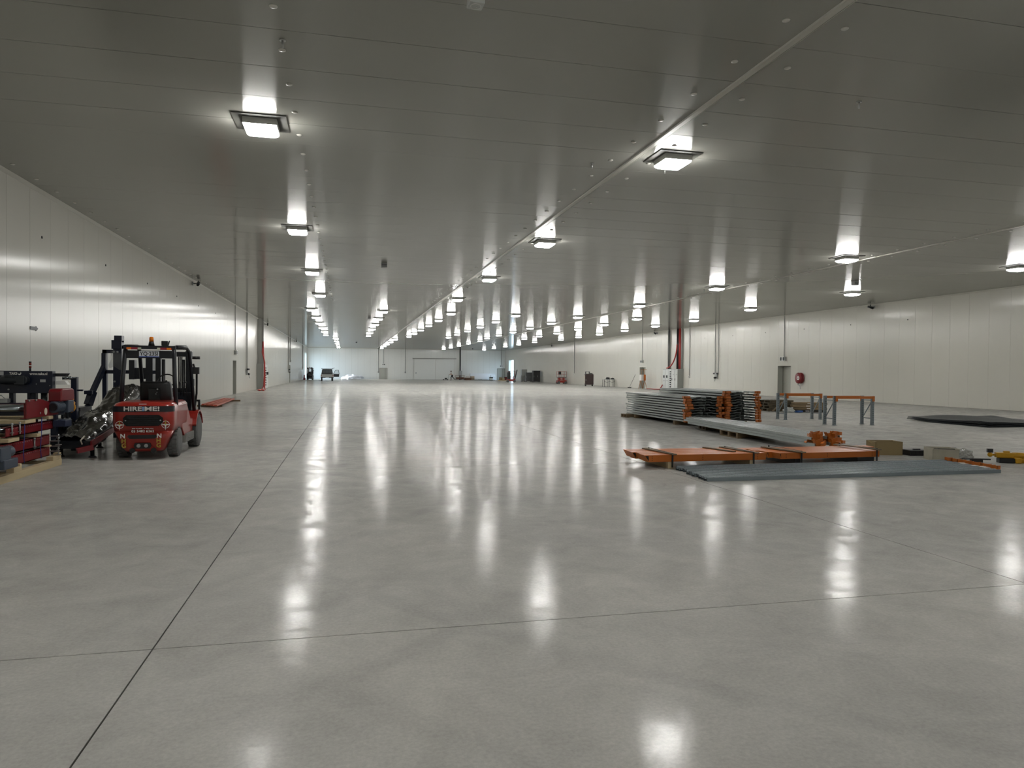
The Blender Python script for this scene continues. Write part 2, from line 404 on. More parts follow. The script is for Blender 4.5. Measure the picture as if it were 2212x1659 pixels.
# ------------------------------------------------------------------ forklift
M_RED = mat('forklift_red', '#93231a', 0.28, spec=0.5, var=0.08, vscale=3, coat=0.3)
M_NAVYBLK = mat('forklift_black', '#15181f', 0.35)
M_BLACK = mat('black_plastic', '#0e0f11', 0.45)
M_RUBBER = mat('tyre_rubber', '#5a5b5a', 0.75, var=0.15, vscale=14)
M_WHITE = mat('white_paint', '#e6e6e2', 0.4)
M_YEL = mat('decal_yellow', '#b59a3c', 0.45)
M_STEELD = mat('dark_steel', '#2a2c2f', 0.4, 0.6)
M_ZINC = mat('zinc', '#a9adae', 0.35, 0.85)
M_GLASS = mat('smoked_glass', '#101216', 0.08)
M_AMBER = mat('amber_lens', '#e07a10', 0.15, coat=0.5)
M_REDLENS = mat('red_lens', '#8e2230', 0.2, coat=0.5)
M_WHLENS = mat('clear_lens', '#c9cdb8', 0.2, coat=0.5)
M_STEP = mat('step_grey', '#5b5a55', 0.6)

def loft(mb, secs, smooth=False, cap=True):
    n = len(secs[0]); vs = [p for s in secs for p in s]
    fs = [(i*n+k, i*n+(k+1) % n, (i+1)*n+(k+1) % n, (i+1)*n+k) for i in range(len(secs)-1) for k in range(n)]
    mb.add(vs, fs, smooth)
    if cap: mb.add(secs[0], [tuple(reversed(range(n)))]); mb.add(secs[-1], [tuple(range(n))])
    return mb
def rear_section(z, w, rear, front, rad, m=6):
    # rounded at the two rear corners, flat at the front
    pts = []
    for i in range(m+1):
        a = PI + PI/2*i/m; pts.append((-w+rad+rad*math.cos(a), rear+rad+rad*math.sin(a), z))
    for i in range(m+1):
        a = 1.5*PI + PI/2*i/m; pts.append((w-rad+rad*math.cos(a), rear+rad+rad*math.sin(a), z))
    return pts + [(w, front, z), (-w, front, z)]
def wheel(parent, x, y, r, wd, tyre_m, rim_m, side, name='wheel'):
    pr = [(r*0.56, -wd/2), (r*0.86, -wd/2), (r*0.96, -wd*0.42), (r, -wd*0.30), (r, wd*0.30), (r*0.96, wd*0.42), (r*0.86, wd/2), (r*0.56, wd/2)]
    wm = MB().lathe(pr, (0, 0, 0), 'x', 28)
    for k in range(22):     # chunky slanted tread blocks
        a = 2*PI*k/22
        for s in (-1, 1):
            b = a + (0.07 if s > 0 else -0.07)
            m = Matrix.Rotation(b, 3, 'X') @ Matrix.Rotation(0.35*s, 3, 'Z')
            p = Matrix.Rotation(b, 3, 'X') @ Vector((s*wd*0.22, 0, r+0.003))
            wm.box(p, (wd*0.40, r*0.16, 0.022), Matrix.Rotation(b, 3, 'X'))
    o = wm.build(name, tyre_m, parent, loc=(x, y, r+0.012))
    rm = MB().lathe([(0.001, side*wd*0.20), (r*0.20, side*wd*0.22), (r*0.22, side*wd*0.36), (r*0.36, side*wd*0.34), (r*0.50, side*wd*0.30), (r*0.57, side*wd*0.48), (r*0.57, -side*wd*0.40)], (0, 0, 0), 'x', 24)
    for k in range(6):
        a = 2*PI*k/6; rm.cyl((side*wd*0.30, math.cos(a)*r*0.3, math.sin(a)*r*0.3), (side*wd*0.40, math.cos(a)*r*0.3, math.sin(a)*r*0.3), 0.012, n=6)
    rm.build('rim', rim_m, o)
    return o
def make_forklift(label, loc, rz, body_m, decals=True, group=None):
    t = thing('forklift', label, 'forklift', loc, rz, group)
    # counterweight: loft of horizontal sections, narrow at the bumper
    cw = MB()
    loft(cw, [rear_section(z, w_, r_, 0.72, 0.14) for z, w_, r_ in ((0.50, 0.475, -0.555), (0.62, 0.492, -0.57), (0.80, 0.495, -0.575), (0.93, 0.49, -0.56), (0.985, 0.465, -0.52), (1.012, 0.41, -0.44))], True)
    loft(cw, [rear_section(z, w_, r_, -0.27, 0.11) for z, w_, r_ in ((0.14, 0.305, -0.47), (0.20, 0.34, -0.52), (0.36, 0.405, -0.545), (0.505, 0.474, -0.555))], True)
    cw.bb(-0.27, 0.27, -0.28, 0.75, 0.22, 0.52)
    c = cw.build('counterweight', body_m, t)
    # recesses and trim on the counterweight's rear face
    MB().prism([(-0.30, 0.655), (-0.25, 0.60), (0.27, 0.60), (0.335, 0.66), (0.335, 0.74), (0.27, 0.79), (-0.25, 0.79), (-0.30, 0.74)], 'y', -0.577, -0.588).build('radiator_grille', M_GLASS, c)
    g = MB()
    for k in range(5): g.bb(-0.24, 0.26, -0.592, -0.586, 0.625+0.033*k, 0.632+0.033*k)
    g.build('grille_bar', M_STEELD, c)
    MB().cyl((-0.26, -0.587, 0.695), (-0.26, -0.594, 0.695), 0.012, n=10).cyl((0.295, -0.587, 0.695), (0.295, -0.594, 0.695), 0.014, n=10).build('grille_bolt', M_ZINC, c)
    MB().prism([(-0.24, 0.41), (-0.20, 0.375), (0.20, 0.375), (0.24, 0.41), (0.22, 0.44), (-0.22, 0.44)], 'y', -0.545, -0.566).build('vent_slot', M_BLACK, c)
    MB().prism([(-0.12, 0.20), (0.12, 0.20), (0.14, 0.25), (0.12, 0.30), (-0.12, 0.30), (-0.14, 0.25)], 'y', -0.52, -0.556).build('tow_recess', M_BLACK, c)
    for sx in (-0.06, 0.06): MB().cyl((sx, -0.555, 0.25), (sx, -0.566, 0.25), 0.032, n=16).cyl((sx, -0.566, 0.25), (sx, -0.569, 0.25), 0.014, n=10).build('reverse_lamp', M_ZINC, c)
    for sx in (-0.17, 0.17): MB().cyl((sx, -0.50, 0.165), (sx, -0.535, 0.165), 0.045, n=14).build('tie_down_notch', M_BLACK, c)
    band = MB(); sec = [rear_section(z, 0.4985, -0.5795, 0.2, 0.14)[:-2] for z in (0.845, 0.945)]
    n = len(sec[0]); band.add([p for s in sec for p in s], [(k, k+1, n+k+1, n+k) for k in range(n-1)], True)
    band.build('stripe', M_NAVYBLK, c)
    if decals:
        text('HIRE', 0.105, M_WHITE, c, loc=(-0.150, -0.584, 0.895), width=0.285, bold=0.0025)
        text('ME!', 0.105, M_WHITE, c, loc=(0.160, -0.584, 0.895), width=0.235, bold=0.0025)
        MB().bb(0.0, 0.036, -0.5835, -0.581, 0.86, 0.935).build('reflector_tape', mat('tape_blue', '#8fb4dc', 0.25), c)
        text('03 5482 6262', 0.062, M_WHITE, c, loc=(0.01, -0.572, 0.505), width=0.36, bold=0.001)
        tl = MB()
        for q, (xa, wq) in enumerate(((-0.16, 0.05), (-0.10, 0.03), (-0.06, 0.06), (0.03, 0.02), (0.06, 0.05), (0.12, 0.06))): tl.bb(xa, xa+wq, -0.5785, -0.574, 0.549+0.002*(q % 2), 0.560)
        ts = tl.build('worn_small_print', M_WHITE, c); ts['kind'] = 'stuff'
        for sx in (-0.31, 0.27):
            for k, (ch, mm) in enumerate((('N', M_WHITE), ('H', M_YEL), ('G', M_YEL))):
                text(ch, 0.105, mm, c, loc=(sx + (0.012 if k else 0)*(1 if sx < 0 else -1), -0.566+0.012*k, 0.42-0.085*k), bold=0.003)
        for sx, yy in ((-0.355, -0.560), (0.375, -0.556)):    # compass-star emblem
            e = MB().tube([(sx+0.062*math.cos(a*PI/12), yy-0.022, 0.62+0.062*math.sin(a*PI/12)) for a in range(24)], 0.0045, 5, True)
            for a, L in ((0, 0.085), (PI, 0.085), (1.5*PI, 0.10)):
                d = Vector((math.cos(a), 0, math.sin(a))); nrm = Vector((-d.z, 0, d.x))*0.016; o = Vector((sx, yy-0.026, 0.62))
                e.add([o+nrm, o-nrm, o+d*L], [(0, 1, 2)])
            e.build('emblem', M_WHITE, c)
            f = MB(); d = Vector((0, 0, 1)); o = Vector((sx, yy-0.027, 0.62)); nrm = Vector((0.014, 0, 0)); f.add([o+nrm, o-nrm, o+d*0.09], [(0, 1, 2)]); f.build('emblem_needle', M_YEL, c)
    MB().bb(-0.06, 0.06, -0.535, -0.53, 0.972, 0.985).build('badge', M_WHITE, c)
    # side panels, hood, floor and steps
    for s in (-1, 1):
        MB().prism([(0.30, 0.50), (0.70, 0.20), (1.32, 0.20), (1.36, 0.62), (1.15, 0.62), (0.72, 0.97), (0.30, 0.97)], 'x', s*0.40, s*0.485).build('side_panel', body_m, t, 0.012)
    MB().bb(-0.40, 0.40, 0.1, 1.30, 0.45, 0.93).build('engine_hood', M_NAVYBLK, t, 0.02)
    for s in (-1, 1):
        st = MB().prism([(0.42, 0.20), (1.30, 0.20), (1.32, 0.36), (0.55, 0.36)], 'x', s*0.44, s*0.52)
        st.bb(s*0.40, s*0.53, 0.75, 1.25, 0.26, 0.28).build('step', M_STEP, t, 0.006)
        fd = MB(); P = []
        for i in range(9):
            a = R(20+140*i/8); P.append((1.72-0.44*math.cos(a), 0.34+0.42*math.sin(a)))
        fd.prism(P + [(p[0]*1.0+(1.72-p[0])*0.06, p[1]-0.03) for p in reversed(P)], 'x', s*0.34, s*0.56); fd.build('fender', body_m, t)
    MB().bb(-0.34, 0.34, 1.25, 1.75, 0.45, 0.50).bb(-0.42, 0.42, 1.62, 1.72, 0.42, 1.12).build('cowl', M_NAVYBLK, t, 0.015)
    # seat, steering, levers
    st = MB(); 
    loft(st, [[(x*k, 0.42+dy-0.10*(1-abs(x)/0.26)*0.6, z) for x in (-0.26, -0.18, 0, 0.18, 0.26)] + [(x*k, 0.60+dy, z) for x in (0.26, 0.0, -0.26)] for z, k, dy in ((0.93, 1.0, 0.02), (1.10, 1.02, 0.0), (1.30, 0.98, -0.03), (1.36, 0.86, -0.02))], True)
    s_o = st.build('seat', M_BLACK, t)
    MB().bb(-0.25, 0.25, 0.45, 1.0, 0.93, 1.06).build('cushion', M_BLACK, s_o, 0.04)
    MB().bb(-0.10, 0.10, 0.295, 0.312, 1.0, 1.24).build('back_panel', M_GLASS, s_o, 0.01)
    MB().cyl((0.06, 0.292, 1.22), (0.06, 0.284, 1.22), 0.014, n=10).cyl((0.05, 0.292, 1.16), (0.05, 0.286, 1.16), 0.008, n=8).cyl((0.035, 0.292, 1.13), (0.035, 0.286, 1.13), 0.008, n=8).build('seat_button', M_ZINC, s_o)
    sw = MB().tube([(0.16*math.cos(a*PI/10), 1.32+0.10*math.sin(a*PI/10), 1.36+0.13*math.sin(a*PI/10)) for a in range(20)], 0.014, 6, True).cyl((0, 1.32, 1.36), (0, 1.55, 1.05), 0.022, n=8)
    sw.build('steering_wheel', M_BLACK, t)
    lv = MB()
    for k in range(3): lv.tube([(0.24+0.06*k, 1.5, 1.05), (0.24+0.06*k, 1.40, 1.25), (0.24+0.06*k, 1.36, 1.32)], 0.008, 6).ball((0.24+0.06*k, 1.36, 1.33), 0.02, 8, 6)
    lv.build('lever', M_BLACK, t)
    # overhead guard
    for s in (-1, 1):
        MB().tube([(s*0.455, -0.10, 0.93), (s*0.43, -0.09, 1.4), (s*0.405, -0.02, 1.93), (s*0.40, 0.05, 2.0)], 0.038, 8).build('guard_rear_post', M_NAVYBLK, t)
        MB().tube([(s*0.43, 0.05, 2.0), (s*0.43, 0.95, 2.03), (s*0.45, 1.18, 1.95), (s*0.46, 1.32, 1.6), (s*0.47, 1.62, 0.75)], 0.036, 8).build('guard_front_post', M_NAVYBLK, t)
    MB().bb(-0.39, 0.39, -0.06, -0.03, 1.79, 1.93).build('guard_header', M_NAVYBLK, t, 0.01)
    rf = MB().bb(-0.43, 0.43, -0.05, 0.03, 1.955, 2.02)
    for k in range(7): rf.bb(-0.36+0.12*k-0.015, -0.36+0.12*k+0.015, 0.0, 1.0, 1.985, 2.02)
    rf.bb(-0.43, 0.43, 0.96, 1.02, 1.98, 2.03).build('guard_roof', M_NAVYBLK, t)
    for s in (-1, 1):
        lx = s*0.255
        lo = MB().bb(lx-0.12, lx+0.12, -0.085, -0.05, 1.945, 1.985).build('tail_lamp', M_REDLENS, t)
        MB().bb(lx+s*0.075-0.035, lx+s*0.075+0.035, -0.089, -0.05, 1.947, 1.983).build('indicator_lens', M_AMBER, lo)
        MB().bb(lx-s*0.095-0.025, lx-s*0.095+0.025, -0.089, -0.05, 1.947, 1.983).build('reverse_lens', M_WHLENS, lo)
    pl = MB().bb(-0.165, 0.165, -0.082, -0.072, 1.81, 1.915).build('number_plate', mat('plate_white', '#dfe3e8', 0.35), t)
    MB().bb(-0.165, 0.165, -0.0835, -0.08, 1.81, 1.826).build('plate_strip', mat('plate_blue', '#3d59a8', 0.35), pl)
    if decals: text('YQ\u00b723SI', 0.098, mat('plate_black', '#0c0d10', 0.5), pl, loc=(0, -0.084, 1.868), width=0.30, bold=0.0015)
    b_o = MB().cyl((0, 0.10, 2.02), (0, 0.10, 2.10), 0.055, 0.04, 14).build('beacon_base', M_BLACK, t)
    MB().lathe([(0.038, 2.10), (0.036, 2.17), (0.026, 2.185), (0.001, 2.187)], (0, 0.10, 0), 'z', 16).build('beacon_lens', M_AMBER, b_o)
    MB().box((0.23, 0.08, 2.07), (0.11, 0.07, 0.09)).bar((0.28, 0.08, 2.02), (0.31, 0.08, 2.12), 0.02).build('work_lamp', M_BLACK, t, 0.008)
    # mast, carriage, forks
    for s in (-1, 1):
        m = MB().prism([(s*0.24, 1.98), (s*0.34, 1.98), (s*0.34, 2.02), (s*0.28, 2.02), (s*0.28, 2.08), (s*0.34, 2.08), (s*0.34, 2.12), (s*0.24, 2.12)], 'z', 0.10, 1.98)
        m.build('mast_rail', M_STEELD, t)
        MB().cyl((s*0.19, 2.02, 0.15), (s*0.19, 2.02, 1.80), 0.035, n=12).build('lift_cylinder', M_BLACK, t)
        MB().cyl((s*0.36, 1.66, 0.55), (s*0.32, 1.98, 1.05), 0.04, n=10).build('tilt_cylinder', M_STEELD, t)
        MB().prism([(2.20, 0.05), (2.24, 0.05), (2.24, 0.62), (2.20, 0.62)], 'x', s*0.30-0.05, s*0.30+0.05).prism([(2.20, 0.03), (3.0, 0.025), (3.0, 0.04), (2.24, 0.065), (2.20, 0.065)], 'x', s*0.30-0.05, s*0.30+0.05).build('fork', M_STEELD, t)
    MB().bb(-0.36, 0.36, 1.99, 2.11, 1.86, 1.96).bb(-0.36, 0.36, 1.97, 2.0, 0.35, 0.48).bb(-0.36, 0.36, 1.97, 2.0, 1.1, 1.2).build('mast_crossbar', M_STEELD, t)
    MB().bb(-0.50, 0.50, 2.13, 2.18, 0.12, 0.22).bb(-0.50, 0.50, 2.13, 2.18, 0.48, 0.58).bb(-0.5, -0.46, 2.13, 2.18, 0.12, 0.95).bb(0.46, 0.5, 2.13, 2.18, 0.12, 0.95).bb(-0.5, 0.5, 2.14, 2.17, 0.91, 0.95).build('carriage', M_STEELD, t)
    ho = MB()
    for k in range(3): ho.tube([(0.10+0.03*k, 1.95, 0.5), (0.12+0.03*k, 1.94, 1.2), (0.11+0.03*k, 1.96, 1.75), (0.10+0.03*k, 2.03, 1.85)], 0.013, 6)
    ho.tube([(0.49, 1.40, 1.7), (0.53, 1.55, 1.5), (0.52, 1.60, 1.1), (0.48, 1.6, 0.8)], 0.022, 6).build('hydraulic_hose', M_BLACK, t)
    lp = MB().cyl((0.54, 1.42, 1.80), (0.54, 1.42, 1.86), 0.075, n=14).bb(0.47, 0.60, 1.38, 1.48, 1.50, 1.64).build('front_work_lamp', M_BLACK, t)
    MB().bb(0.495, 0.515, 1.30, 1.42, 1.26, 1.40).build('mirror', M_BLACK, t)
    for s in (-1, 1):
        wheel(t, s*0.41, 0.0, 0.255, 0.19, M_RUBBER, body_m, s)
        wheel(t, s*0.455, 1.72, 0.325, 0.21, M_RUBBER, body_m, s)
    return t
make_forklift('red counterbalance forklift with HIRE ME lettering and amber beacon parked by left machinery', (-3.49, 14.02, 0), R(1.5), M_RED)
make_forklift('small black forklift seen from behind near the far left corner', (-5.95, 121.5, 0), R(1), M_NAVYBLK, False)

# ------------------------------------------------------------------ machinery beside the left wall
M_MRED = mat('machine_red', '#6e1119', 0.32, var=0.12, vscale=3)
M_NAVY = mat('machine_navy', '#10182c', 0.35, var=0.1, vscale=2)
M_GREYBLUE = mat('motor_greyblue', '#3c4654', 0.4)
M_PINE = mat('fresh_pine', '#bfae8c', 0.65, var=0.18, vscale=9, stretch=(1, 0.15, 1))
M_DWOOD = mat('weathered_timber', '#6b5940', 0.75, var=0.25, vscale=7)
M_ROLLER = mat('roller_steel', '#8d9498', 0.25, 0.9)
M_CABLE_O = mat('orange_cable', '#c98a22', 0.4)
sk = thing('wooden_skid', 'pale pine skid with raised end blocks under the red conveyor stack', 'skid', (-5.25, 11.8, 0))
for sx in (-0.62, 0.62):
    MB().bb(sx-0.05, sx+0.05, -1.9, 1.22, 0.0, 0.105).build('bearer', M_PINE, sk, 0.004)
    for yy in (-0.35, 1.02):
        MB().bb(sx-0.05, sx+0.05, yy-0.15, yy+0.05 if yy < 0 else yy+0.10, 0.105, 0.175).build('block', M_PINE, sk, 0.004)
        MB().bb(sx-0.045, sx+0.045, (yy+0.105) if yy > 0 else yy+0.055, (yy+0.19) if yy > 0 else yy+0.11, 0.105, 0.21).build('block', M_PINE, sk, 0.004)
for yy in (-1.6, -0.4, 1.0): MB().bb(-0.565, 0.565, yy-0.05, yy+0.05, 0.05, 0.10).build('crossbar', M_PINE, sk, 0.004)
def conveyor_module(label, y0, y1, z0, z1, rollers=True, xr=-4.70):
    t = thing('conveyor_module', label, 'conveyor', (0, 0, z0), 0, 'stacked red conveyor modules'); h = z1-z0
    for xx, s in ((xr, -1), (xr-1.15, 1)):
        m = MB().bb(xx, xx+s*0.012, y0, y1, 0, h).bb(xx, xx+s*0.06, y0, y1, 0, 0.012).bb(xx, xx+s*0.06, y0, y1, h-0.012, h)
        sp = m.build('side_plate', M_MRED, t)
        if s < 0:
            d = MB(); k = y0+0.08
            while k < y1-0.05: d.cyl((xx, k, h*0.78), (xx+0.004, k, h*0.78), 0.008, n=6); k += 0.075
            d.build('bolt_row', M_ZINC, sp)
    if rollers:
        k = y0+0.12
        rm = MB().cyl((xr-1.13, 0, 0), (xr-0.02, 0, 0), 0.035, n=12).mesh('roller', M_ROLLER)
        while k < y1-0.05: obj('roller', rm, t, (0, k, h*0.6)); k += 0.22
    return t
cm1 = conveyor_module('red conveyor module with side bolts, lowest of the stack on the pine skid', 10.6, 12.85, 0.175, 0.335)
cm2 = conveyor_module('red conveyor module, second from bottom of the stack on the pine skid', 10.6, 12.85, 0.36, 0.52)
cm3 = conveyor_module('red conveyor module, third from bottom, with chromed clamp screws on its side', 11.35, 13.0, 0.60, 0.745)
cm4 = conveyor_module('red roller conveyor head, top of the stack, carrying a grey gear motor', 11.95, 13.15, 0.83, 1.06)
for par, zz, yy in ((cm3, 0.02, 11.5), (cm3, 0.02, 11.75), (cm2, -0.02, 12.25)):
    MB().cyl((-4.685, yy, zz), (-4.685, yy, zz+0.16), 0.012, n=8).bb(-4.70, -4.67, yy-0.03, yy+0.03, zz+0.03, zz+0.045).ball((-4.685, yy, zz+0.165), 0.018, 8, 6).build('clamp_screw', M_ZINC, par)
for zz, par in ((0.02, cm1), (0.0, cm2)):
    m = MB()
    m.bb(-4.70, -4.56, 12.86, 12.90, zz+0.04, zz+0.055).bb(-4.70, -4.56, 12.86, 12.90, zz+0.12, zz+0.135).cyl((-4.58, 12.88, zz-0.01), (-4.58, 12.88, zz+0.16), 0.011, n=8).bb(-4.62, -4.54, 12.85, 12.91, zz-0.02, zz-0.008).ball((-4.58, 12.88, zz+0.09), 0.02, 8, 6)
    m.build('levelling_foot', M_ZINC, par)
# the head: rounded plate, red chain guard, gear motor, orange cable
MB().prism([(11.95, 0.0), (13.15, 0.0), (13.15, 0.17), (12.85, 0.20), (12.62, 0.25), (12.45, 0.28), (11.95, 0.29)], 'x', -4.695, -4.675).build('head_plate', M_MRED, cm4, 0.004)
MB().cyl((-4.672, 12.63, 0.075), (-4.668, 12.63, 0.075), 0.055, n=20).build('warning_disc', mat('label_cream', '#d8cdbb', 0.5), cm4)
MB().cyl((-4.672, 12.42, 0.06), (-4.662, 12.42, 0.06), 0.016, n=10).cyl((-4.67, 12.0, 0.27), (-4.65, 12.0, 0.27), 0.014, n=8).cyl((-4.67, 12.25, 0.27), (-4.65, 12.25, 0.27), 0.014, n=8).build('bolt_head', M_ZINC, cm4)
MB().prism([(12.85, 0.22), (13.35, 0.22), (13.42, 0.26), (13.40, 0.40), (13.33, 0.43), (12.9, 0.43), (12.85, 0.39)], 'x', -4.72, -4.52).build('chain_guard', M_MRED, cm4, 0.02)
gm = MB().cyl((-4.62, 12.78, 0.13), (-4.62, 13.10, 0.13), 0.085, n=20).bb(-4.72, -4.50, 13.08, 13.32, 0.03, 0.23).cyl((-4.62, 13.32, 0.13), (-4.62, 13.40, 0.13), 0.07, n=16).bb(-4.69, -4.55, 12.86, 13.02, 0.20, 0.26)
g_o = gm.build('gear_motor', M_GREYBLUE, cm4, 0.01)
fins = MB()
for k in range(8): fins.lathe([(0.085, 0), (0.094, 0.004), (0.094, 0.010), (0.085, 0.014)], (-4.62, 12.80+0.034*k, 0.13), 'y', 16)
fins.build('cooling_fin', M_GREYBLUE, g_o)
MB().cyl((-4.62, 12.775, 0.13), (-4.62, 12.765, 0.13), 0.065, n=18).build('fan_cover', M_NAVYBLK, g_o)
MB().tube([(-4.55+0.03*math.sin(k*0.9), 13.40+0.012*k/4, 0.13+0.11*math.sin(k*PI/8)) if k % 16 else (-4.55, 13.42, 0.13) for k in range(6, 22)], 0.016, 6).build('cable_coil', M_CABLE_O, cm4)
# lower drive unit near the picture edge
dr = MB().bb(-4.69, -4.47, 10.75, 11.16, 0.04, 0.17).cyl((-4.57, 10.8, 0.26), (-4.57, 11.14, 0.26), 0.08, n=18).bb(-4.68, -4.49, 10.7, 11.0, 0.15, 0.34)
d_o = dr.build('drive_unit', M_GREYBLUE, cm1, 0.01)
MB().cyl((-4.57, 11.14, 0.26), (-4.57, 11.155, 0.26), 0.055, n=16).build('drive_cap', M_ZINC, d_o)
MB().bb(-4.69, -4.50, 12.95, 13.22, 0.03, 0.14).cyl((-4.60, 12.98, 0.09), (-4.60, 13.30, 0.09), 0.06, n=16).build('drive_unit', mat('motor_navy', '#232f47', 0.4), cm3, 0.008)
for yy, lab in ((11.85, 'thin blue lashing cord on the red conveyor stack, nearer one'), (12.45, 'thin blue lashing cord on the red conveyor stack, farther one')):
    tag(MB().tube([(-4.66, yy, 0.82), (-4.655, yy-0.02, 0.62), (-4.66, yy-0.05, 0.35), (-4.66, yy-0.02, 0.18)], 0.006, 5).build('lashing_cord', mat('blue_cord', '#2b3a8c', 0.6)), lab, 'cord')
for k, (y_, z_, L, lab) in enumerate(((12.72, 0.345, 0.10, 'pine spacer between the two lowest red conveyor modules'), (12.30, 0.555, 0.14, 'pine spacer with a clamp under the third red conveyor module'), (11.45, 0.56, 0.34, 'short pine board under near end of third red conveyor module'), (12.0, 0.790, 0.36, 'long pine packer beneath the top conveyor head, nearer one'), (12.75, 0.80, 0.18, 'pine packer beneath the top conveyor head, farther one'))):
    tag(MB().box((-5.25, y_, z_), (1.22, L, 0.05 if z_ > 0.5 else 0.024)).build('wooden_spacer', M_PINE, None, 0.003), lab, 'timber', 'pine spacers in the conveyor stack')
# stacking machine with the maker's sign
tk = thing('stacking_machine', 'navy machine with white TAKS sign, stack light and grey drive motor', 'machine', (-6.05, 14.75, 0))
pn = MB().bb(-0.85, 0.76, -0.15, 0.0, 1.13, 1.54).build('sign_panel', M_NAVY, tk, 0.006)
text('TAKS', 0.062, M_WHITE, pn, loc=(0.125, -0.153, 1.487), width=0.125, bold=0.0015)
text('www.taks.nl', 0.064, M_WHITE, pn, loc=(0.535, -0.153, 1.488), width=0.29, bold=0.0015)
sw = MB(); vs = []
for i in range(15):
    a = R(-60+ -270*i/14+120); r1, r2 = 0.030, 0.030-0.022*math.sin(PI*i/14)
    vs += [(0.225+r1*math.cos(a), -0.1535, 1.495+r1*math.sin(a)), (0.225+r2*math.cos(a), -0.1535, 1.495+r2*math.sin(a))]
sw.add(vs, [(2*i, 2*i+1, 2*i+3, 2*i+2) for i in range(14)]); sw.build('logo_swirl', M_WHITE, pn)
MB().bb(0.56, 0.65, -0.154, -0.15, 1.335, 1.385).build('rating_label', mat('label_grey', '#a9abad', 0.5), pn)
MB().bb(-0.2, -0.03, -0.154, -0.15, 1.46, 1.53).bb(-0.06, -0.02, -0.156, -0.15, 1.29, 1.45).build('rating_label', mat('label_grey', '#a9abad', 0.5), pn)
mo = MB().cyl((-0.02, -0.26, 1.37), (0.24, -0.26, 1.37), 0.075, n=20).bb(0.20, 0.36, -0.32, -0.15, 1.29, 1.45).cyl((0.32, -0.15, 1.37), (0.32, -0.30, 1.37), 0.085, n=18).bb(0.05, 0.17, -0.32, -0.2, 1.42, 1.47)
mo.build('drive_motor', mat('motor_charcoal', '#23282c', 0.4), tk, 0.008)
sl = MB().cyl((0.34, 0, 1.54), (0.34, 0, 1.60), 0.018, n=12).cyl((0.34, 0, 1.69), (0.34, 0, 1.715), 0.022, n=12).build('stack_light', M_BLACK, tk)
MB().cyl((0.34, 0, 1.60), (0.34, 0, 1.63), 0.021, n=12).cyl((0.34, 0, 1.645), (0.34, 0, 1.69), 0.021, n=12).build('stack_lens', mat('stack_lens', '#7a1d12', 0.25), sl)
MB().cyl((0.05, -0.15, 1.2), (0.05, -0.165, 1.2), 0.014, n=10).cyl((0.72, -0.15, 1.27), (0.72, -0.16, 1.27), 0.008, n=8).cyl((0.50, -0.15, 1.30), (0.50, -0.16, 1.30), 0.008, n=8).build('bolt_head', M_ZINC, pn)
for xx, ww in ((-0.75, 0.08), (0.05, 0.07), (0.335, 0.05), (0.41, 0.08), (0.74, 0.09)): MB().bb(xx-ww/2, xx+ww/2, -0.05, 0.05, 0.0, 1.13).build('leg', M_NAVY, tk)
MB().cyl((0.57, 0, 0.7), (0.57, 0, 1.13), 0.055, n=18).build('lift_column', M_ROLLER, tk)
MB().bb(-0.85, 0.72, -0.45, 0.55, 0.70, 0.90).bb(-0.85, 0.74, -0.50, -0.45, 0.86, 0.97).build('lower_frame', M_NAVY, tk)
MB().bb(-0.85, 0.40, -0.52, -0.5, 0.88, 0.95).build('red_rail', M_MRED, tk)
MB().cyl((-0.85, -0.62, 0.86), (0.40, -0.62, 0.86), 0.045, n=14).build('roller', M_ROLLER, tk)
MB().bb(0.02, 0.14, -0.42, -0.3, 0.97, 1.04).tube([(0.08, -0.36, 1.04), (0.02, -0.36, 1.10), (-0.1, -0.36, 1.06)], 0.01, 6).build('pneumatic_valve', M_ZINC, tk)
MB().prism([(0.77, 1.44), (0.93, 1.44), (0.97, 1.50), (0.77, 1.50)], 'y', -0.05, 0.10).build('top_tray', M_NAVYBLK, tk)
MB().prism([(0.77, 1.29), (0.98, 1.29), (0.93, 1.36), (0.77, 1.36)], 'y', -0.05, 0.08).build('plastic_shield', M_WHITE, tk)
MB().cyl((0.78, 0.25, 1.405), (0.90, 0.30, 1.41), 0.028, n=12).cyl((0.88, 0.3, 1.41), (0.94, 0.46, 1.41), 0.016, n=10).ball((0.90, 0.30, 1.41), 0.035, 10, 8).build('ram', M_ROLLER, tk)
MB().bb(0.86, 0.96, 0.45, 0.56, 0.0, 1.43).bb(0.66, 1.06, 0.47, 0.52, 1.15, 1.185).build('post', M_NAVY, tk, 0.004)
MB().cyl((0.70, 0.5, 0.55), (0.70, 0.5, 1.17), 0.022, n=10).cyl((0.78, 0.5, 0.55), (0.78, 0.5, 1.17), 0.022, n=10).build('guide_rod', M_ROLLER, tk)
MB().bb(0.50, 0.92, 0.3, 0.75, 0.50, 0.62).bb(0.6, 0.85, 0.2, 0.5, 0.30, 0.50).cyl((0.86, 0.1, 0.42), (0.86, 0.1, 0.62), 0.04, n=12).cyl((0.78, 0.12, 0.42), (0.78, 0.12, 0.6), 0.03, n=12).build('base_block', M_STEELD, tk)
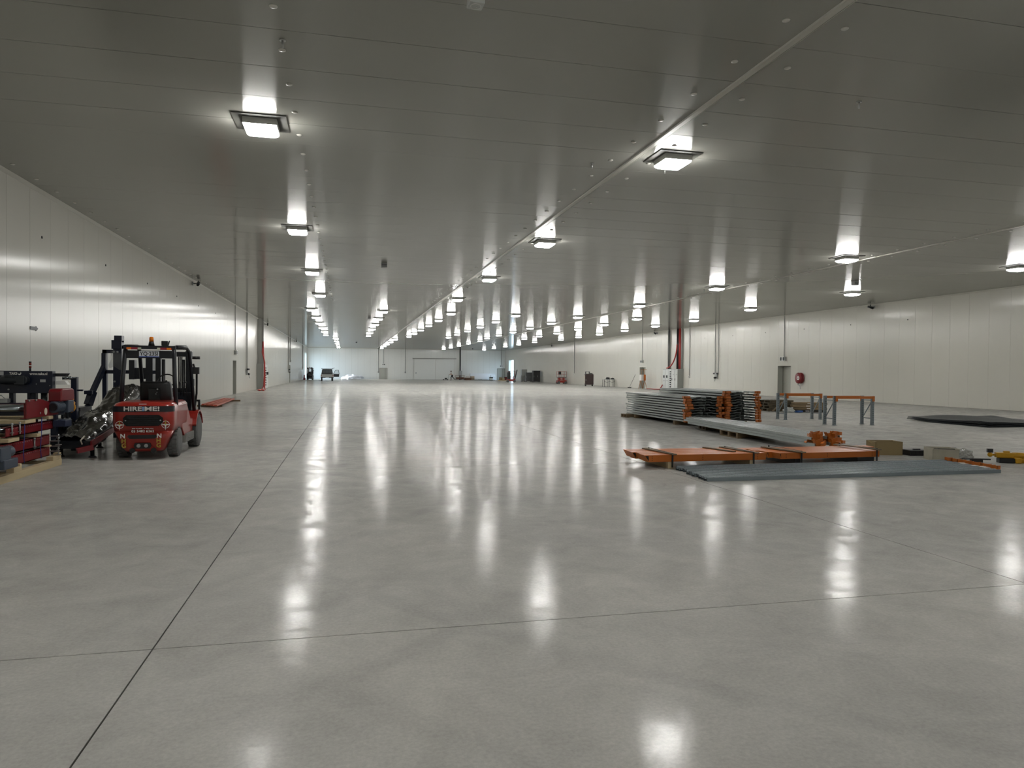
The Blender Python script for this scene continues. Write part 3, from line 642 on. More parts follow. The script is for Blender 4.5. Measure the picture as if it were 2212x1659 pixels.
# navy gantry behind the wrapped conveyor
ga = thing('machine_gantry', 'tall navy steel gantry frame standing behind the plastic-wrapped conveyor', 'machine frame', (-5.3, 18.0, 0))
MB().bb(-0.18, -0.09, -0.05, 0.05, 0, 2.03).build('post', M_NAVY, ga); MB().bb(1.0, 1.09, -0.05, 0.05, 0, 1.75).build('post', M_NAVY, ga)
MB().bb(-0.18, 0.10, -0.05, 0.05, 1.95, 2.03).bb(-0.18, 1.05, -0.05, 0.05, 1.48, 1.56).bb(-0.18, 1.05, -0.04, 0.04, 0.93, 1.0).build('crossbeam', M_NAVY, ga)
MB().bb(0.06, 0.24, -0.10, 0.10, 0, 2.14).bb(0.03, 0.24, -0.12, 0.08, 2.05, 2.25).bb(0.08, 0.24, -0.1, 0.1, 2.2, 2.36).build('column', M_NAVY, ga, 0.006)
MB().bb(0.45, 0.80, -0.10, 0.05, 1.36, 1.62).bb(0.4, 0.52, -0.14, 0.05, 1.35, 1.8).bb(0.75, 0.9, -0.12, 0.1, 0.2, 1.9).build('drive_box', M_NAVYBLK, ga, 0.008)
MB().bar((-0.14, -0.05, 1.95), (-0.14, -0.06, 1.60), 0.09).bar((-0.14, -0.06, 1.64), (-0.26, -0.45, 1.06), 0.09, 0.10).bar((-0.255, -0.44, 1.08), (-0.31, -0.55, 0.78), 0.13, 0.14).bb(-0.38, -0.22, -0.60, -0.43, 1.02, 1.10).build('raking_leg', M_NAVY, ga, 0.004)
MB().bar((-0.31, -0.55, 0.78), (-0.31, -0.55, 0.0), 0.11).build('leg', M_NAVY, ga)
MB().bb(-0.62, -0.22, -1.3, -0.62, 0.68, 0.76).bb(-0.6, -0.24, -1.28, -0.64, 0.0, 0.68).build('side_table', M_NAVYBLK, ga, 0.004)
hk = MB()
for zz, xx in ((1.98, 0.08), (1.3, 0.1), (1.98, 0.16)): hk.cyl((xx, -0.12, zz), (xx, -0.135, zz), 0.022, n=10)
hk.build('bolt_head', M_ZINC, ga)
fm = MB(); N_ = 10
gv = []
for i in range(N_+1):
    for j in range(5):
        u, v = i/N_, j/4
        gv.append((0.02+0.26*v+0.03*math.sin(6*u+3*v), -0.16-0.03*math.sin(9*u+5*v), 1.98-0.38*u+0.05*math.sin(7*v)))
fm.add(gv, [(i*5+j, i*5+j+1, i*5+j+6, i*5+j+5) for i in range(N_) for j in range(4)], True)
M_FILM = mat('clear_film', '#8d908e', 0.12, alpha=0.35, bump=0.6, bscale=14)
fm.build('film_wrap', M_FILM, ga)
# inclined conveyor under dark plastic wrap
iv = thing('inclined_conveyor', 'inclined conveyor wrapped in crumpled dark plastic film with dark red side rail', 'conveyor', (-4.74, 13.9, 0))
def ramp(v): return 0.33 + 0.80*min(1, v)**1.25
rnd = random.Random(3); NU, NV = 17, 64; vs = []
import mathutils
for i in range(NV+1):
    v = i/NV; yy = -0.05+3.85*v
    for j in range(NU+1):
        u = j/NU*2-1
        e = 1-max(0, abs(u)-0.72)/0.28
        nz = mathutils.noise.noise(Vector((u*2.3, yy*1.9, 3.1)))*0.075 + mathutils.noise.noise(Vector((u*6, yy*5, 9.1)))*0.035 + abs(mathutils.noise.noise(Vector((u*3+yy*2, yy*3-u*2, 1.7))))*0.06
        hump = 0.13*math.exp(-((yy-1.2)/0.5)**2) + 0.16*math.exp(-((yy-2.9)/0.7)**2)
        vs.append((u*(0.32+0.03*math.sin(yy*2.1))-0.02*yy, yy+0.05*nz, ramp(v)+0.05*(1-u*u)+hump*(1-0.5*u*u)+nz*1.1-0.20*(1-e)))
wm = MB().add(vs, [(i*(NU+1)+j, i*(NU+1)+j+1, (i+1)*(NU+1)+j+1, (i+1)*(NU+1)+j) for i in range(NV) for j in range(NU)], True)
M_WRAP = mat('dark_plastic_film', '#2a2823', 0.17, bump=0.6, bscale=9, coat=0.4, var=0.2, vscale=4)
wm.build('plastic_wrap', M_WRAP, iv)
bd = MB(); secs = []
for i in range(9):
    v = i/8; yy = -0.1+3.85*v; z = ramp(v)-0.02
    secs.append([(-0.30-0.02*yy, yy, z-0.13), (0.32-0.02*yy, yy, z-0.13), (0.32-0.02*yy, yy, z), (-0.30-0.02*yy, yy, z)])
loft(bd, secs).build('conveyor_bed', M_NAVYBLK, iv)
MB().bar((0.345, -0.08, 0.26), (0.285, 3.0, 0.60), 0.03, 0.10).bar((0.16, -0.22, 0.155), (0.37, -0.08, 0.20), 0.08, 0.09).build('side_rail', M_MRED, iv)
for lx, ly in ((0.30, 0.12), (-0.27, 0.30), (-0.10, 1.80), (0.25, 3.2)):
    MB().cyl((lx, ly, 0.03), (lx, ly, 0.34+0.1*ly), 0.035, n=12).cyl((lx, ly, 0.0), (lx, ly, 0.03), 0.075, 0.05, 14).build('leg', M_STEELD, iv)
MB().tube([(0.24, -0.08, 0.40), (0.20, -0.16, 0.33), (0.22, -0.14, 0.26)], 0.014, 6).build('conduit_end', mat('ivory', '#cfcabb', 0.4), iv)
# red steel strips lying on the floor
for k, (x0, y0, x1, y1, lab) in enumerate(((-5.92, 32.0, -6.15, 38.9, 'long red steel strip on the floor, leftmost of the four by the left wall'), (-5.68, 31.7, -5.95, 38.6, 'long red steel strip on the floor, second from left of four'), (-5.46, 31.4, -5.80, 38.4, 'long red steel strip on the floor, third from left of four'), (-5.25, 31.0, -5.62, 38.2, 'long red steel strip on the floor, rightmost of the four'))):
    t = MB().bar((x0, y0, 0.10), (x1, y1, 0.10), 0.11, 0.05).bar((x0, y0, 0.125), (x1, y1, 0.125), 0.09, 0.012)
    st_o = tag(t.build('steel_strip', mat('strip_red', '#b9543e', 0.4)), lab, 'steel strip', 'red steel strips on the floor')
for yy, lab in ((32.3, 'dark timber bearer under the near ends of red steel strips'), (37.6, 'dark timber bearer under the far ends of red steel strips')):
    tag(MB().box((-5.70, yy, 0.0375), (1.0, 0.10, 0.075)).build('timber_bearer', M_DWOOD, None, 0.004), lab, 'timber')

# ------------------------------------------------------------------ racking parts on the right
M_GALV = mat('galvanised_steel', '#a7aeae', 0.32, 0.75, var=0.15, vscale=5)
M_GALVD = mat('galvanised_dark', '#7d878d', 0.42, 0.45, var=0.12, vscale=5)
M_ORANGE = mat('racking_orange', '#b1601d', 0.38, var=0.06, vscale=4)
M_HOLE = mat('slot_dark', '#15130f', 0.8)
def rail_profile(w_, h):
    # thin folded sheet: lips, two valleys, seen at the end as light lines with dark gaps
    t = 0.006
    top = [(-w_/2, 0), (-w_/2, h), (-w_*0.18, h), (-w_*0.14, h*0.45), (w_*0.14, h*0.45), (w_*0.18, h), (w_/2, h), (w_/2, 0)]
    bot = [(w_/2-t, 0), (w_/2-t, h-t), (w_*0.18+t, h-t), (w_*0.14+t, h*0.45-t), (-w_*0.14-t, h*0.45-t), (-w_*0.18-t, h-t), (-w_/2+t, h-t), (-w_/2+t, 0)]
    return top + bot
ORDT = ['topmost', 'second', 'third', 'fourth', 'fifth', 'sixth', 'seventh', 'eighth', 'ninth', 'tenth', 'eleventh', 'twelfth']
RW, RH, RL = 0.56, 0.052, 4.65
def rail_meshes():
    m = MB().prism(rail_profile(RW, RH), 'y', 0, RL); m.bb(-RW/2, -RW/2+0.035, 0, RL, 0, 0.006).bb(RW/2-0.035, RW/2, 0, RL, 0, 0.006)
    b = MB().bb(-0.10, 0.10, -0.012, 0.0, -0.008, 0.066).bb(-0.10, -0.088, -0.012, 0.13, -0.008, 0.066).bb(0.088, 0.10, -0.055, 0.0, 0.0, 0.03).bb(-0.07, 0.0, -0.05, 0.0, 0.018, 0.06)
    return m.mesh('rail', M_GALV), b.mesh('end_bracket', M_ORANGE)
rail_me, br_me = rail_meshes()
rr = random.Random(11)
def rack_rail(x, y, z, side, label, group, ang=0.0):
    t = thing('rack_rail', label, 'rack rail', (x, y, z), ang, group)
    obj('rail', rail_me, t); b = obj('end_bracket', br_me, t, (side*(RW/2-0.08), 0, 0))
    if side > 0: b.scale = (-1, 1, 1)
    return t
for si, (xc, n, sname) in enumerate(((10.62, 10, 'left'), (11.94, 12, 'right'))):
    for k in range(n):
        z = 0.125 + 0.080*k
        lvl = ORDT[n-1-k] if k else 'bottom'
        lvl = lvl if k in (0, n-1) else lvl + ' from top'
        for s in (-1, 1):
            jx, jy = rr.uniform(0, 0.03)*s, rr.uniform(-0.12, 0.05)
            if s*(1 if si == 0 else -1) > 0: jx += 0.04*s*(k % 2)
            rack_rail(xc + s*0.29 + jx, 19.60+jy, z, s, 'galvanised rail with orange end bracket, %s, %s column of the %s rail stack' % (lvl, 'left' if s < 0 else 'right', sname), 'galvanised rails in the two tall stacks')
# timber under the stacks
for k, (xc, y_, lab) in enumerate(((10.62, 20.3, 'timber bearer under near end of the left rail stack'), (10.62, 23.4, 'timber bearer under far end of the left rail stack'), (11.88, 20.3, 'timber bearer under near end of the right rail stack'), (11.88, 23.4, 'timber bearer under far end of the right rail stack'))):
    tag(MB().box((xc, y_, 0.06), (1.25, 0.14, 0.12)).build('timber_bearer', M_DWOOD, None, 0.005), lab, 'timber', 'timber bearers under the rail stacks')
def pallet(name, label, loc, rz, sx, sy, h=0.13, m=None, group=None):
    m = m or M_DWOOD; t = thing(name, label, 'pallet', loc, rz, group)
    for k in (-1, 0, 1): MB().bb(-sx/2, sx/2, k*(sy/2-0.05)-0.045, k*(sy/2-0.05)+0.045, 0.018, h-0.02).build('stringer', m, t)
    n = max(3, int(sx/0.17)); pm = MB().box((0, 0, 0), (0.11, sy, 0.02)).mesh('board', m)
    for k in range(n): obj('board', pm, t, (-sx/2+0.055+(sx-0.11)*k/(n-1), 0, h-0.01))
    for k in range(3): obj('board', pm, t, (-sx/2+0.055+(sx-0.11)*k/2, 0, 0.01))
    return t
pallet('wooden_pallet', 'weathered pallet poking out under the far left corner of the rail stack', (10.35, 23.95, 0), 0.05, 1.1, 0.5, 0.115)
# the low bundle of loose rails in front
bw, bh, bl = 0.21, 0.055, 6.3
bm_rail = MB().prism(rail_profile(bw, bh), 'y', 0, bl).mesh('rail', M_GALV)
pallet('wooden_pallet', 'brown pallet carrying the middle of the low loose rail bundle', (9.98, 16.15, 0), R(-4), 1.0, 1.0, 0.145)
pallet('wooden_pallet', 'brown pallet hidden under the far end of the low rail bundle', (10.30, 18.35, 0), R(-4), 0.75, 0.5, 0.145)
bo = Vector((9.36, 12.75, 0)); ang = R(-3.9)
plates = [(0.00, 0.0, 0.3), (0.04, 0.25, -0.2), (-0.03, -0.3, 0.1), (0.02, 0.15, 0.5)]
nm = ['leftmost', 'second from left', 'third from left', 'rightmost']
for k in range(4):
    for lay in range(3):
        off = Vector((math.cos(ang)*k*0.235, math.sin(ang)*k*0.235, 0)); fy = [-0.30, 0.05, -0.1, 0.1][k] + [0.0, 0.28, 0.12][lay]
        p = bo + off + Vector((-math.sin(ang)*fy, math.cos(ang)*fy, 0.147+lay*0.060))
        t = thing('rack_rail', 'long galvanised rail with crooked orange bracket, %s in %s layer of low bundle' % (nm[k], ['lower', 'middle', 'upper'][lay]), 'rack rail', p, ang, 'rails in the low loose bundle')
        obj('rail', bm_rail, t); tw = rr.uniform(-0.5, 0.5)
        b = MB().box((0, -0.01, 0.06), (0.17, 0.012, 0.17), (0, tw, 0.15*k)).box((-0.08, 0.03, 0.06), (0.012, 0.09, 0.17), (0, tw, 0)).box((0.05, -0.05, 0.10 if lay else 0.05), (0.09, 0.07, 0.07), (0, tw, 0.4)).build('end_bracket', M_ORANGE, t)
# orange box beams strapped in two packs
def box_beam(label, x0, x1, y, z, wd, h, group, mitre=0.07, rz=0):
    t = thing('box_beam', label, 'beam', (x0, y, z), rz, group); L = x1-x0; q = 0.005
    b = MB().prism([(mitre, 0), (L, 0), (L, h), (0, h)], 'y', -wd/2, wd/2).build('beam', M_ORANGE, t, 0.004)
    MB().prism([(mitre+0.012, 0.012), (0.016, h-0.012), (mitre+0.004, h-0.012)], 'y', -wd/2-0.0015, -wd/2+0.001).build('mitred_end', M_HOLE, b)
    hm = MB()
    for xx in (0.14, L*0.47, L-0.16):
        for k in range(3): hm.cyl((xx, -wd/2-0.0015, h*0.25+h*0.25*k), (xx, -wd/2+0.001, h*0.25+h*0.25*k), 0.007, n=8)
    hm.build('bolt_hole', M_HOLE, b)
    return t
wd = 0.225; h = 0.115
pos = ['nearest', 'second from front', 'third from front', 'farthest']
for k in range(4):
    box_beam('orange box beam with mitred end in left strapped pack, %s' % pos[k], 4.83+0.03*math.sin(2.1*k), 7.10-0.03*k, 10.99+k*(wd+0.012), 0.118, wd, h, 'orange beams of the left pack')
def packer(label, x, y, z, L, sec=0.09, hh=0.1, m=None, rz=0, nm='timber_packer'):
    o = MB().box((0, 0, 0), (sec, L, hh)).build(nm, m or M_DWOOD, None, 0.003, (x, y, z), rz); return tag(o, label, 'timber')
M_LATH = mat('grey_brown_lath', '#6d5f4c', 0.7, var=0.2, vscale=8)
packer('pale timber packer under left end of left orange beam pack', 5.32, 11.37, 0.058, 0.94, 0.10, 0.116, M_PINE)
packer('pale timber packer under right end of left orange beam pack', 6.85, 11.37, 0.058, 0.94, 0.10, 0.116, M_PINE)
packer('brown lath across top of left orange beam pack, left end', 5.30, 11.33, 0.243, 1.02, 0.09, 0.018, M_LATH, 0.10)
packer('brown lath across top of left orange beam pack, right end', 6.84, 11.33, 0.243, 1.02, 0.09, 0.018, M_LATH, 0.12)
packer('loose brown lath lying beside the right strap of left beam pack', 6.52, 11.45, 0.243, 0.75, 0.09, 0.018, M_LATH, 0.25)
def strap(label, x, y0, y1, z0, z1):
    o = MB().bb(x-0.016, x+0.016, y0-0.003, y0, z0, z1).bb(x-0.016, x+0.016, y1, y1+0.003, z0, z1).bb(x-0.016, x+0.016, y0, y1, z1, z1+0.003).build('strap', M_BLACK)
    return tag(o, label, 'strap', 'black straps around the beam packs')
strap('black strap around left end of left orange beam pack', 5.335, 10.872, 11.83, 0.02, 0.255)
strap('black strap around right end of left orange beam pack', 6.86, 10.872, 11.83, 0.02, 0.255)
for k in range(4):
    box_beam('orange box beam in right strapped pack beside the cardboard box, %s' % pos[k], 7.36-0.10*k, 9.45+0.16*k, 10.995+k*(wd+0.004), 0.118, wd, h-0.01, 'orange beams of the right pack', 0.03, R(1.2))
packer('black packer under left end of right orange beam pack', 7.75, 11.38, 0.058, 0.94, 0.12, 0.116, M_BLACK)
packer('black packer under right end of right orange beam pack', 9.15, 11.38, 0.058, 0.94, 0.35, 0.116, M_BLACK)
packer('brown lath across top of right orange beam pack, left end', 7.70, 11.28, 0.240, 1.0, 0.10, 0.018, M_LATH, 0.18)
packer('brown lath across top of right orange beam pack, right end', 9.30, 11.33, 0.258, 1.0, 0.10, 0.018, M_LATH, 0.16)
strap('black strap around left end of right orange beam pack', 7.80, 10.872, 11.86, 0.02, 0.255)
strap('black strap around right end of right orange beam pack', 9.36, 10.885, 11.88, 0.02, 0.275)
# grey uprights laid side by side
NU_ = 12; UL = 5.35; uw = 0.108
def up_profile(w_, h):
    t = 0.006
    o = [(-w_/2, 0), (-w_/2, h), (-w_*0.30, h), (-w_*0.24, h*0.62), (w_*0.24, h*0.62), (w_*0.30, h), (w_/2, h), (w_/2, 0)]
    i = [(w_/2-t, 0), (w_/2-t, h-t), (w_*0.30+t, h-t), (w_*0.24+t, h*0.62-t), (-w_*0.24-t, h*0.62-t), (-w_*0.30-t, h-t), (-w_/2+t, h-t), (-w_/2+t, 0)]
    return o + i
um = MB().prism(up_profile(uw, 0.058), 'x', 0, UL)
um_me = um.mesh('upright', M_GALVD)
sl_ = MB()
for k in range(53): sl_.bb(0.1+0.1*k, 0.118+0.1*k, -uw*0.42, -uw*0.37, 0.0577, 0.0584)
sl_me = sl_.mesh('slots', M_HOLE)
ub_me = MB().bb(-0.02, 0.11, -0.047, 0.047, 0.0, 0.012).bb(0.03, 0.042, -0.05, 0.05, 0.0, 0.105).bb(0.03, 0.11, -0.05, -0.04, 0.0, 0.105).mesh('foot_bracket', M_ORANGE)
wt_me = MB().bb(-0.10, 0.02, -0.03, 0.03, 0.058, 0.061).mesh('paper_label', M_WHITE)
for k in range(NU_):
    yy = 9.53 + k*0.112; dx = rr.uniform(-0.05, 0.05) + (0.02*k)
    nth = 'nearest' if k == 0 else ('farthest' if k == NU_-1 else ORDT[k] + ' from front')
    t = thing('rack_upright', 'grey slotted rack upright lying on the floor in row of twelve, %s' % nth, 'rack upright', (5.22+dx*0.6, yy, 0), R(0.0), 'slotted uprights laid in a row')
    obj('profile', um_me, t); obj('slot_row', sl_me, t)
    if k: obj('foot_bracket', ub_me, t, (UL+0.0, 0, 0)).rotation_euler.z = rr.uniform(-0.12, 0.12)
    if k in (2, 3, 4, 6, 7): obj('paper_label', wt_me, t, (UL, 0, 0))
# two small assembled rack bays
def rack_bay(label, x0, y0):
    t = thing('rack_bay', label, 'rack', (x0, y0, 0), 0, 'small assembled rack bays'); hh = 0.93; dp = 0.46; wdx = 1.40
    for fx in (0, wdx):
        for fy in (0, dp):
            p = MB().bb(fx-0.045, fx+0.045, fy-0.004, fy+0.0, 0, hh).bb(fx-0.045, fx-0.038, fy, fy+0.06, 0, hh).bb(fx+0.038, fx+0.045, fy, fy+0.06, 0, hh).build('post', M_GALVD, t)
            s_ = MB()
            for k in range(14): s_.bb(fx-0.026, fx-0.014, fy-0.0055, fy-0.003, 0.06+0.06*k, 0.085+0.06*k).bb(fx+0.014, fx+0.026, fy-0.0055, fy-0.003, 0.06+0.06*k, 0.085+0.06*k)
            s_.build('slot_row', M_HOLE, p)
            MB().bb(fx-0.06, fx+0.06, fy-0.03, fy+0.07, 0, 0.008).build('foot_plate', M_GALVD, t)
        MB().bb(fx-0.012, fx+0.012, 0, dp, 0.20, 0.225).bb(fx-0.012, fx+0.012, 0, dp, 0.78, 0.805).bar((fx, 0.03, 0.80), (fx, dp, 0.22), 0.022, 0.022).build('bracing', M_GALVD, t)
    for fy in (0, dp):
        yb = fy-0.03 if fy == 0 else fy+0.06
        MB().bb(0.045, wdx-0.045, yb-0.02, yb+0.03, hh-0.085, hh-0.005).build('beam', M_ORANGE, t, 0.004)
        for fx, s in ((0.0, 1), (wdx, -1)): MB().bb(fx-0.04+0.02*s, fx+0.04+0.02*s, yb-0.026, yb-0.012, hh-0.17, hh).build('connector', M_ORANGE, t)
    return t
rack_bay('short grey rack bay with orange top beams, the farther one, near the door', 15.08, 21.93)
rack_bay('short grey rack bay with orange top beams, the nearer one, in open floor', 15.06, 19.35)
# timber and carton stacks behind the bays
for k in range(4):
    pallet('wooden_pallet', 'dark weathered pallet behind the rack bays, %s of the pile' % ['bottom', 'second up', 'third up', 'top'][k], (18.3+0.04*k, 27.45+0.03*k, 0.118*k), 0.06*((k % 2)*2-1), 1.15, 0.9, 0.118, mat('dark_pallet', '#4e4533', 0.8, var=0.25), 'dark pallets behind the rack bays')
tag(MB().bar((17.75, 26.75, 0.03), (18.3, 26.85, 0.42), 0.10, 0.02).build('leaning_board', M_DWOOD), 'narrow board leaning against the dark pallet pile', 'board')
M_CART = mat('brown_carton', '#7c6a4e', 0.7, var=0.15, vscale=3)
for k in range(4):
    t = thing('flat_carton', 'long flat brown carton behind the rack bays, %s of the pile' % ['bottom', 'second up', 'third up', 'top'][k], 'carton', (19.25+0.05*(k % 2), 26.45, 0.105*k), R(-26)+0.04*(k-1), 'flat cartons behind the rack bays')
    MB().box((0, 0, 0.051), (1.35, 0.5, 0.10)).build('carton', M_CART if k > 0 else mat('dark_carton', '#2b2721', 0.7), t, 0.012)
    MB().box((-0.05, -0.252, 0.055), (0.16, 0.004, 0.03)).build('paper_label', M_WHITE, t)
    if k == 3: MB().box((0, 0, 0.102), (1.36, 0.06, 0.004)).build('tape', mat('parcel_tape', '#a8926a', 0.3), t)
tag(MB().box((18.63, 26.2, 0.04), (0.35, 0.2, 0.08), (0, 0, 0.4)).build('blue_bag', mat('blue_bag', '#31548f', 0.5, bump=0.5, bscale=9), None, 0.03), 'small blue bag on the floor beside brown cartons', 'bag')
def crumple(name, loc, dims, m, label, cat, seed, parent=None):
    g = MB().ball((0, 0, 0), 1, 26, 16); rn = random.Random(seed); vs = []
    for v in g.v:
        p = Vector(v); n1 = mathutils.noise.noise(p*1.7+Vector((seed, 0, 0))); n2 = mathutils.noise.noise(p*4.3+Vector((0, seed, 0)))
        k = 1+0.45*n1+0.25*n2; q = Vector((p.x*k*dims[0]/2, p.y*k*dims[1]/2, max(-0.45, p.z*k*0.8)*dims[2]/1.6+0.45*dims[2]/1.6)); vs.append(q)
    mb = MB().add(vs, g.f, False)
    return tag(mb.build(name, m, None, 0, loc), label, cat)
M_BAG = mat('white_film', '#b9bcb9', 0.2, bump=0.5, bscale=10, coat=0.3)
crumple('plastic_sheet', (18.15, 26.2, 0), (0.45, 0.35, 0.30), M_BAG, 'crumpled pale plastic sheet on floor between pallets and cartons', 'plastic sheet', 2)
# mesh sheets sagging in a flat pile at the right edge
M_MESH = mat('mesh_dark', '#2c3134', 0.45, 0.4, bump=0.8, bscale=60)
for k in range(5):
    NX, NY = 20, 20; vs = []
    for i in range(NX+1):
        for j in range(NY+1):
            x, y = i/NX*3.6, j/NY*3.25
            z = 0.022*k + 0.02 + 0.05*math.exp(-((y-3.1)/0.5)**2) + 0.025*math.sin(x*2.2+y*1.1+0.2*k)*min(1, k/2) + 0.03*(k/4)*math.exp(-((y-0.4)/0.5)**2)
            vs.append((x, y, z))
    up = [(i*(NY+1)+j, (i+1)*(NY+1)+j, (i+1)*(NY+1)+j+1, i*(NY+1)+j+1) for i in range(NX) for j in range(NY)]
    mb = MB().add(vs, up, True)
    o = mb.build('mesh_sheet', M_MESH, None, 0, (19.45+0.03*k, 17.95+0.02*k, 0)); o.modifiers.new('thickness', 'SOLIDIFY').thickness = 0.012
    tag(o, 'dark steel mesh sheet in flat sagging pile at right, %s' % ['lowest', 'second from bottom', 'middle one', 'second from top', 'top one'][k], 'mesh sheet', 'dark mesh sheets in a flat pile')
# cartons, crate and tools beyond the uprights
M_CARD = mat('cardboard', '#8c7a55', 0.7, var=0.1, vscale=4)
def open_box(name, label, cat, loc, rz, sx, sy, sz, m, flaps=False):
    t = thing(name, label, cat, loc, rz); w_ = 0.012
    MB().bb(-sx/2, sx/2, -sy/2, sy/2, 0, w_).build('bottom', m, t)
    for a in ((-sx/2, sx/2, -sy/2, -sy/2+w_), (-sx/2, sx/2, sy/2-w_, sy/2), (-sx/2, -sx/2+w_, -sy/2, sy/2), (sx/2-w_, sx/2, -sy/2, sy/2)):
        MB().bb(a[0], a[1], a[2], a[3], w_, sz).build('side', m, t)
    return t
ob = open_box('cardboard_box', 'open brown cardboard box standing behind the right orange beam pack', 'box', (10.62, 12.15, 0), R(-12), 0.55, 0.36, 0.27, M_CARD)
MB().bar((-0.15, -0.1, 0.20), (-0.22, 0.1, 0.26), 0.2, 0.006).build('inner_flap', M_CARD, ob)
bc = thing('tool_case', 'low black ribbed tool case beside the open cardboard box', 'case', (11.16, 11.92, 0), R(-8))
MB().box((0, 0, 0.055), (0.40, 0.26, 0.11)).build('case', M_BLACK, bc, 0.012)
for k in range(5): MB().box((-0.16+0.08*k, -0.133, 0.055), (0.02, 0.012, 0.09)).build('rib', M_BLACK, bc)
MB().box((0.02, 0, 0.12), (0.14, 0.05, 0.02)).build('handle', M_BLACK, bc, 0.006)
M_CRATE = mat('grubby_white', '#a9a595', 0.55, var=0.2, vscale=6)
cr = open_box('plastic_crate', 'grubby white crate with torn rim at far end of the uprights', 'crate', (11.02, 11.15, 0), R(-22), 0.46, 0.40, 0.235, M_CRATE)
for s in (-1, 1): MB().box((s*0.19, -0.205, 0.225), (0.08, 0.03, 0.02)).build('rim_lug', M_CRATE, cr, 0.004)
MB().box((0.0, -0.20, 0.232), (0.42, 0.02, 0.012), (0, 0.02, 0)).build('rim_seal', M_BLACK, cr)
crumple('plastic_bag', (11.62, 11.30, 0), (0.45, 0.3, 0.24), mat('clear_bag', '#9a9b95', 0.15, alpha=0.55, bump=0.5, bscale=12), 'clear plastic bag crumpled beside the white crate', 'bag', 5)
tag(MB().box((11.38, 10.72, 0.065), (0.45, 0.08, 0.02), (0, 0, -0.4)).box((11.38, 10.72, 0.03), (0.2, 0.06, 0.055), (0, 0, -0.4)).build('black_plate', M_BLACK), 'thin black plate lying beside orange upright brackets', 'plate')
M_YELLOW = mat('tool_yellow', '#b98a12', 0.35)
yt = thing('core_drill', 'yellow machine with black base and cylinder motor near right edge', 'machine', (11.95, 10.62, 0), R(-25))
MB().bb(-0.16, 0.10, -0.12, 0.02, 0.0, 0.085).build('base', M_BLACK, yt, 0.008)
MB().bb(0.10, 0.20, -0.14, 0.02, 0.0, 0.10).bb(-0.18, 0.14, -0.06, 0.06, 0.09, 0.185).bb(-0.05, 0.05, -0.03, 0.03, 0.18, 0.215).build('gearbox', M_YELLOW, yt, 0.012)
MB().cyl((0.10, 0, 0.13), (0.40, 0, 0.13), 0.062, n=18).cyl((0.40, 0, 0.13), (0.46, 0, 0.13), 0.045, 0.03, 14).build('motor', M_YELLOW, yt)
MB().tube([(0.44, -0.02, 0.13), (0.50, -0.02, 0.17), (0.52, -0.02, 0.13), (0.49, -0.02, 0.09)], 0.012, 6).build('handle', M_YELLOW, yt)
MB().cyl((-0.18, 0, 0.14), (-0.26, 0, 0.14), 0.02, n=10).ball((-0.27, 0, 0.14), 0.045, 12, 8).build('swivel', M_YELLOW, yt)
MB().bb(-0.32, -0.23, -0.03, 0.03, 0.18, 0.25).build('control_box', M_BLACK, yt, 0.004)
MB().bb(0.18, 0.50, -0.05, 0.07, 0.0, 0.06).bb(0.2, 0.46, -0.04, 0.06, 0.06, 0.085).build('track_foot', M_YELLOW, yt, 0.006)
crumple('plastic_bag', (11.70, 9.82, 0), (0.34, 0.3, 0.2), M_BAG, 'white plastic bag at the right edge below the yellow machine', 'bag', 8)

# ------------------------------------------------------------------ doors and wall fittings
M_DOOR = mat('door_grey', '#a6a69d', 0.4); M_DARKGAP = mat('seal_dark', '#3a3a37', 0.6)
def side_door(n, X, s, a, b, t, depth=0.42):
    d = MB().bb(X-s*depth, X-s*(depth+0.06), a+0.02, b-0.02, 0.0, t-0.02).build('door_%d' % n, M_DOOR); struct(d)
    fr = MB()
    for y_ in (a+0.012, b-0.072): fr.bb(X-s*(depth-0.02), X-s*(depth+0.05), y_, y_+0.06, 0, t-0.012)
    fr.bb(X-s*(depth-0.02), X-s*(depth+0.05), a+0.012, b-0.012, t-0.08, t-0.012); fr.build('door_frame', mat('door_frame_grey', '#8a8a82', 0.4), d)
    MB().bb(X-s*(depth-0.03), X-s*depth, b-0.25, b-0.10, 1.0, 1.04).cyl((X-s*depth, b-0.2, 1.02), (X-s*(depth-0.05), b-0.2, 1.02), 0.03, n=12).build('door_handle', M_ZINC, d)
side_door(1, XL, 1, *L_HOLES[0]); side_door(2, XR, -1, *R_HOLES[0]); side_door(3, XR, -1, *R_HOLES[1]); side_door(4, XL, 1, *L_HOLES[1])
for n, a, b, t in ((5, 5.98, 7.47, 2.13), (6, 28.56, 30.09, 2.27)):
    d = MB().bb(a+0.09, b-0.09, YB-0.05, YB-0.001, 0, t-0.09).build('door_%d' % n, M_DOOR); struct(d)
    MB().bb(a, a+0.09, YB-0.10, YB-0.001, 0, t).bb(b-0.09, b, YB-0.10, YB-0.001, 0, t).bb(a, b, YB-0.14, YB-0.001, t-0.09, t).build('door_frame', mat('door_frame_grey', '#8a8a82', 0.4), d)
    MB().bb((a+b)/2+0.30, (a+b)/2+0.34, YB-0.052, YB-0.049, 0, t-0.09).build('leaf_joint', M_DARKGAP, d)
    MB().bb((a+b)/2+0.1, (a+b)/2+0.26, YB-0.09, YB-0.05, 1.0, 1.05).build('door_handle', M_ZINC, d)
d = MB().bb(12.4, 16.50, YB-0.16, YB-0.06, 0.02, 3.85).build('door_7', M_BACK); struct(d)
MB().bb(16.54, 20.2, YB-0.12, YB-0.03, 0.02, 3.85).build('door_leaf', M_BACK, d)
MB().bb(12.15, 20.5, YB-0.22, YB-0.02, 3.95, 4.10).build('door_track', mat('track_grey', '#8b8c88', 0.4), d)
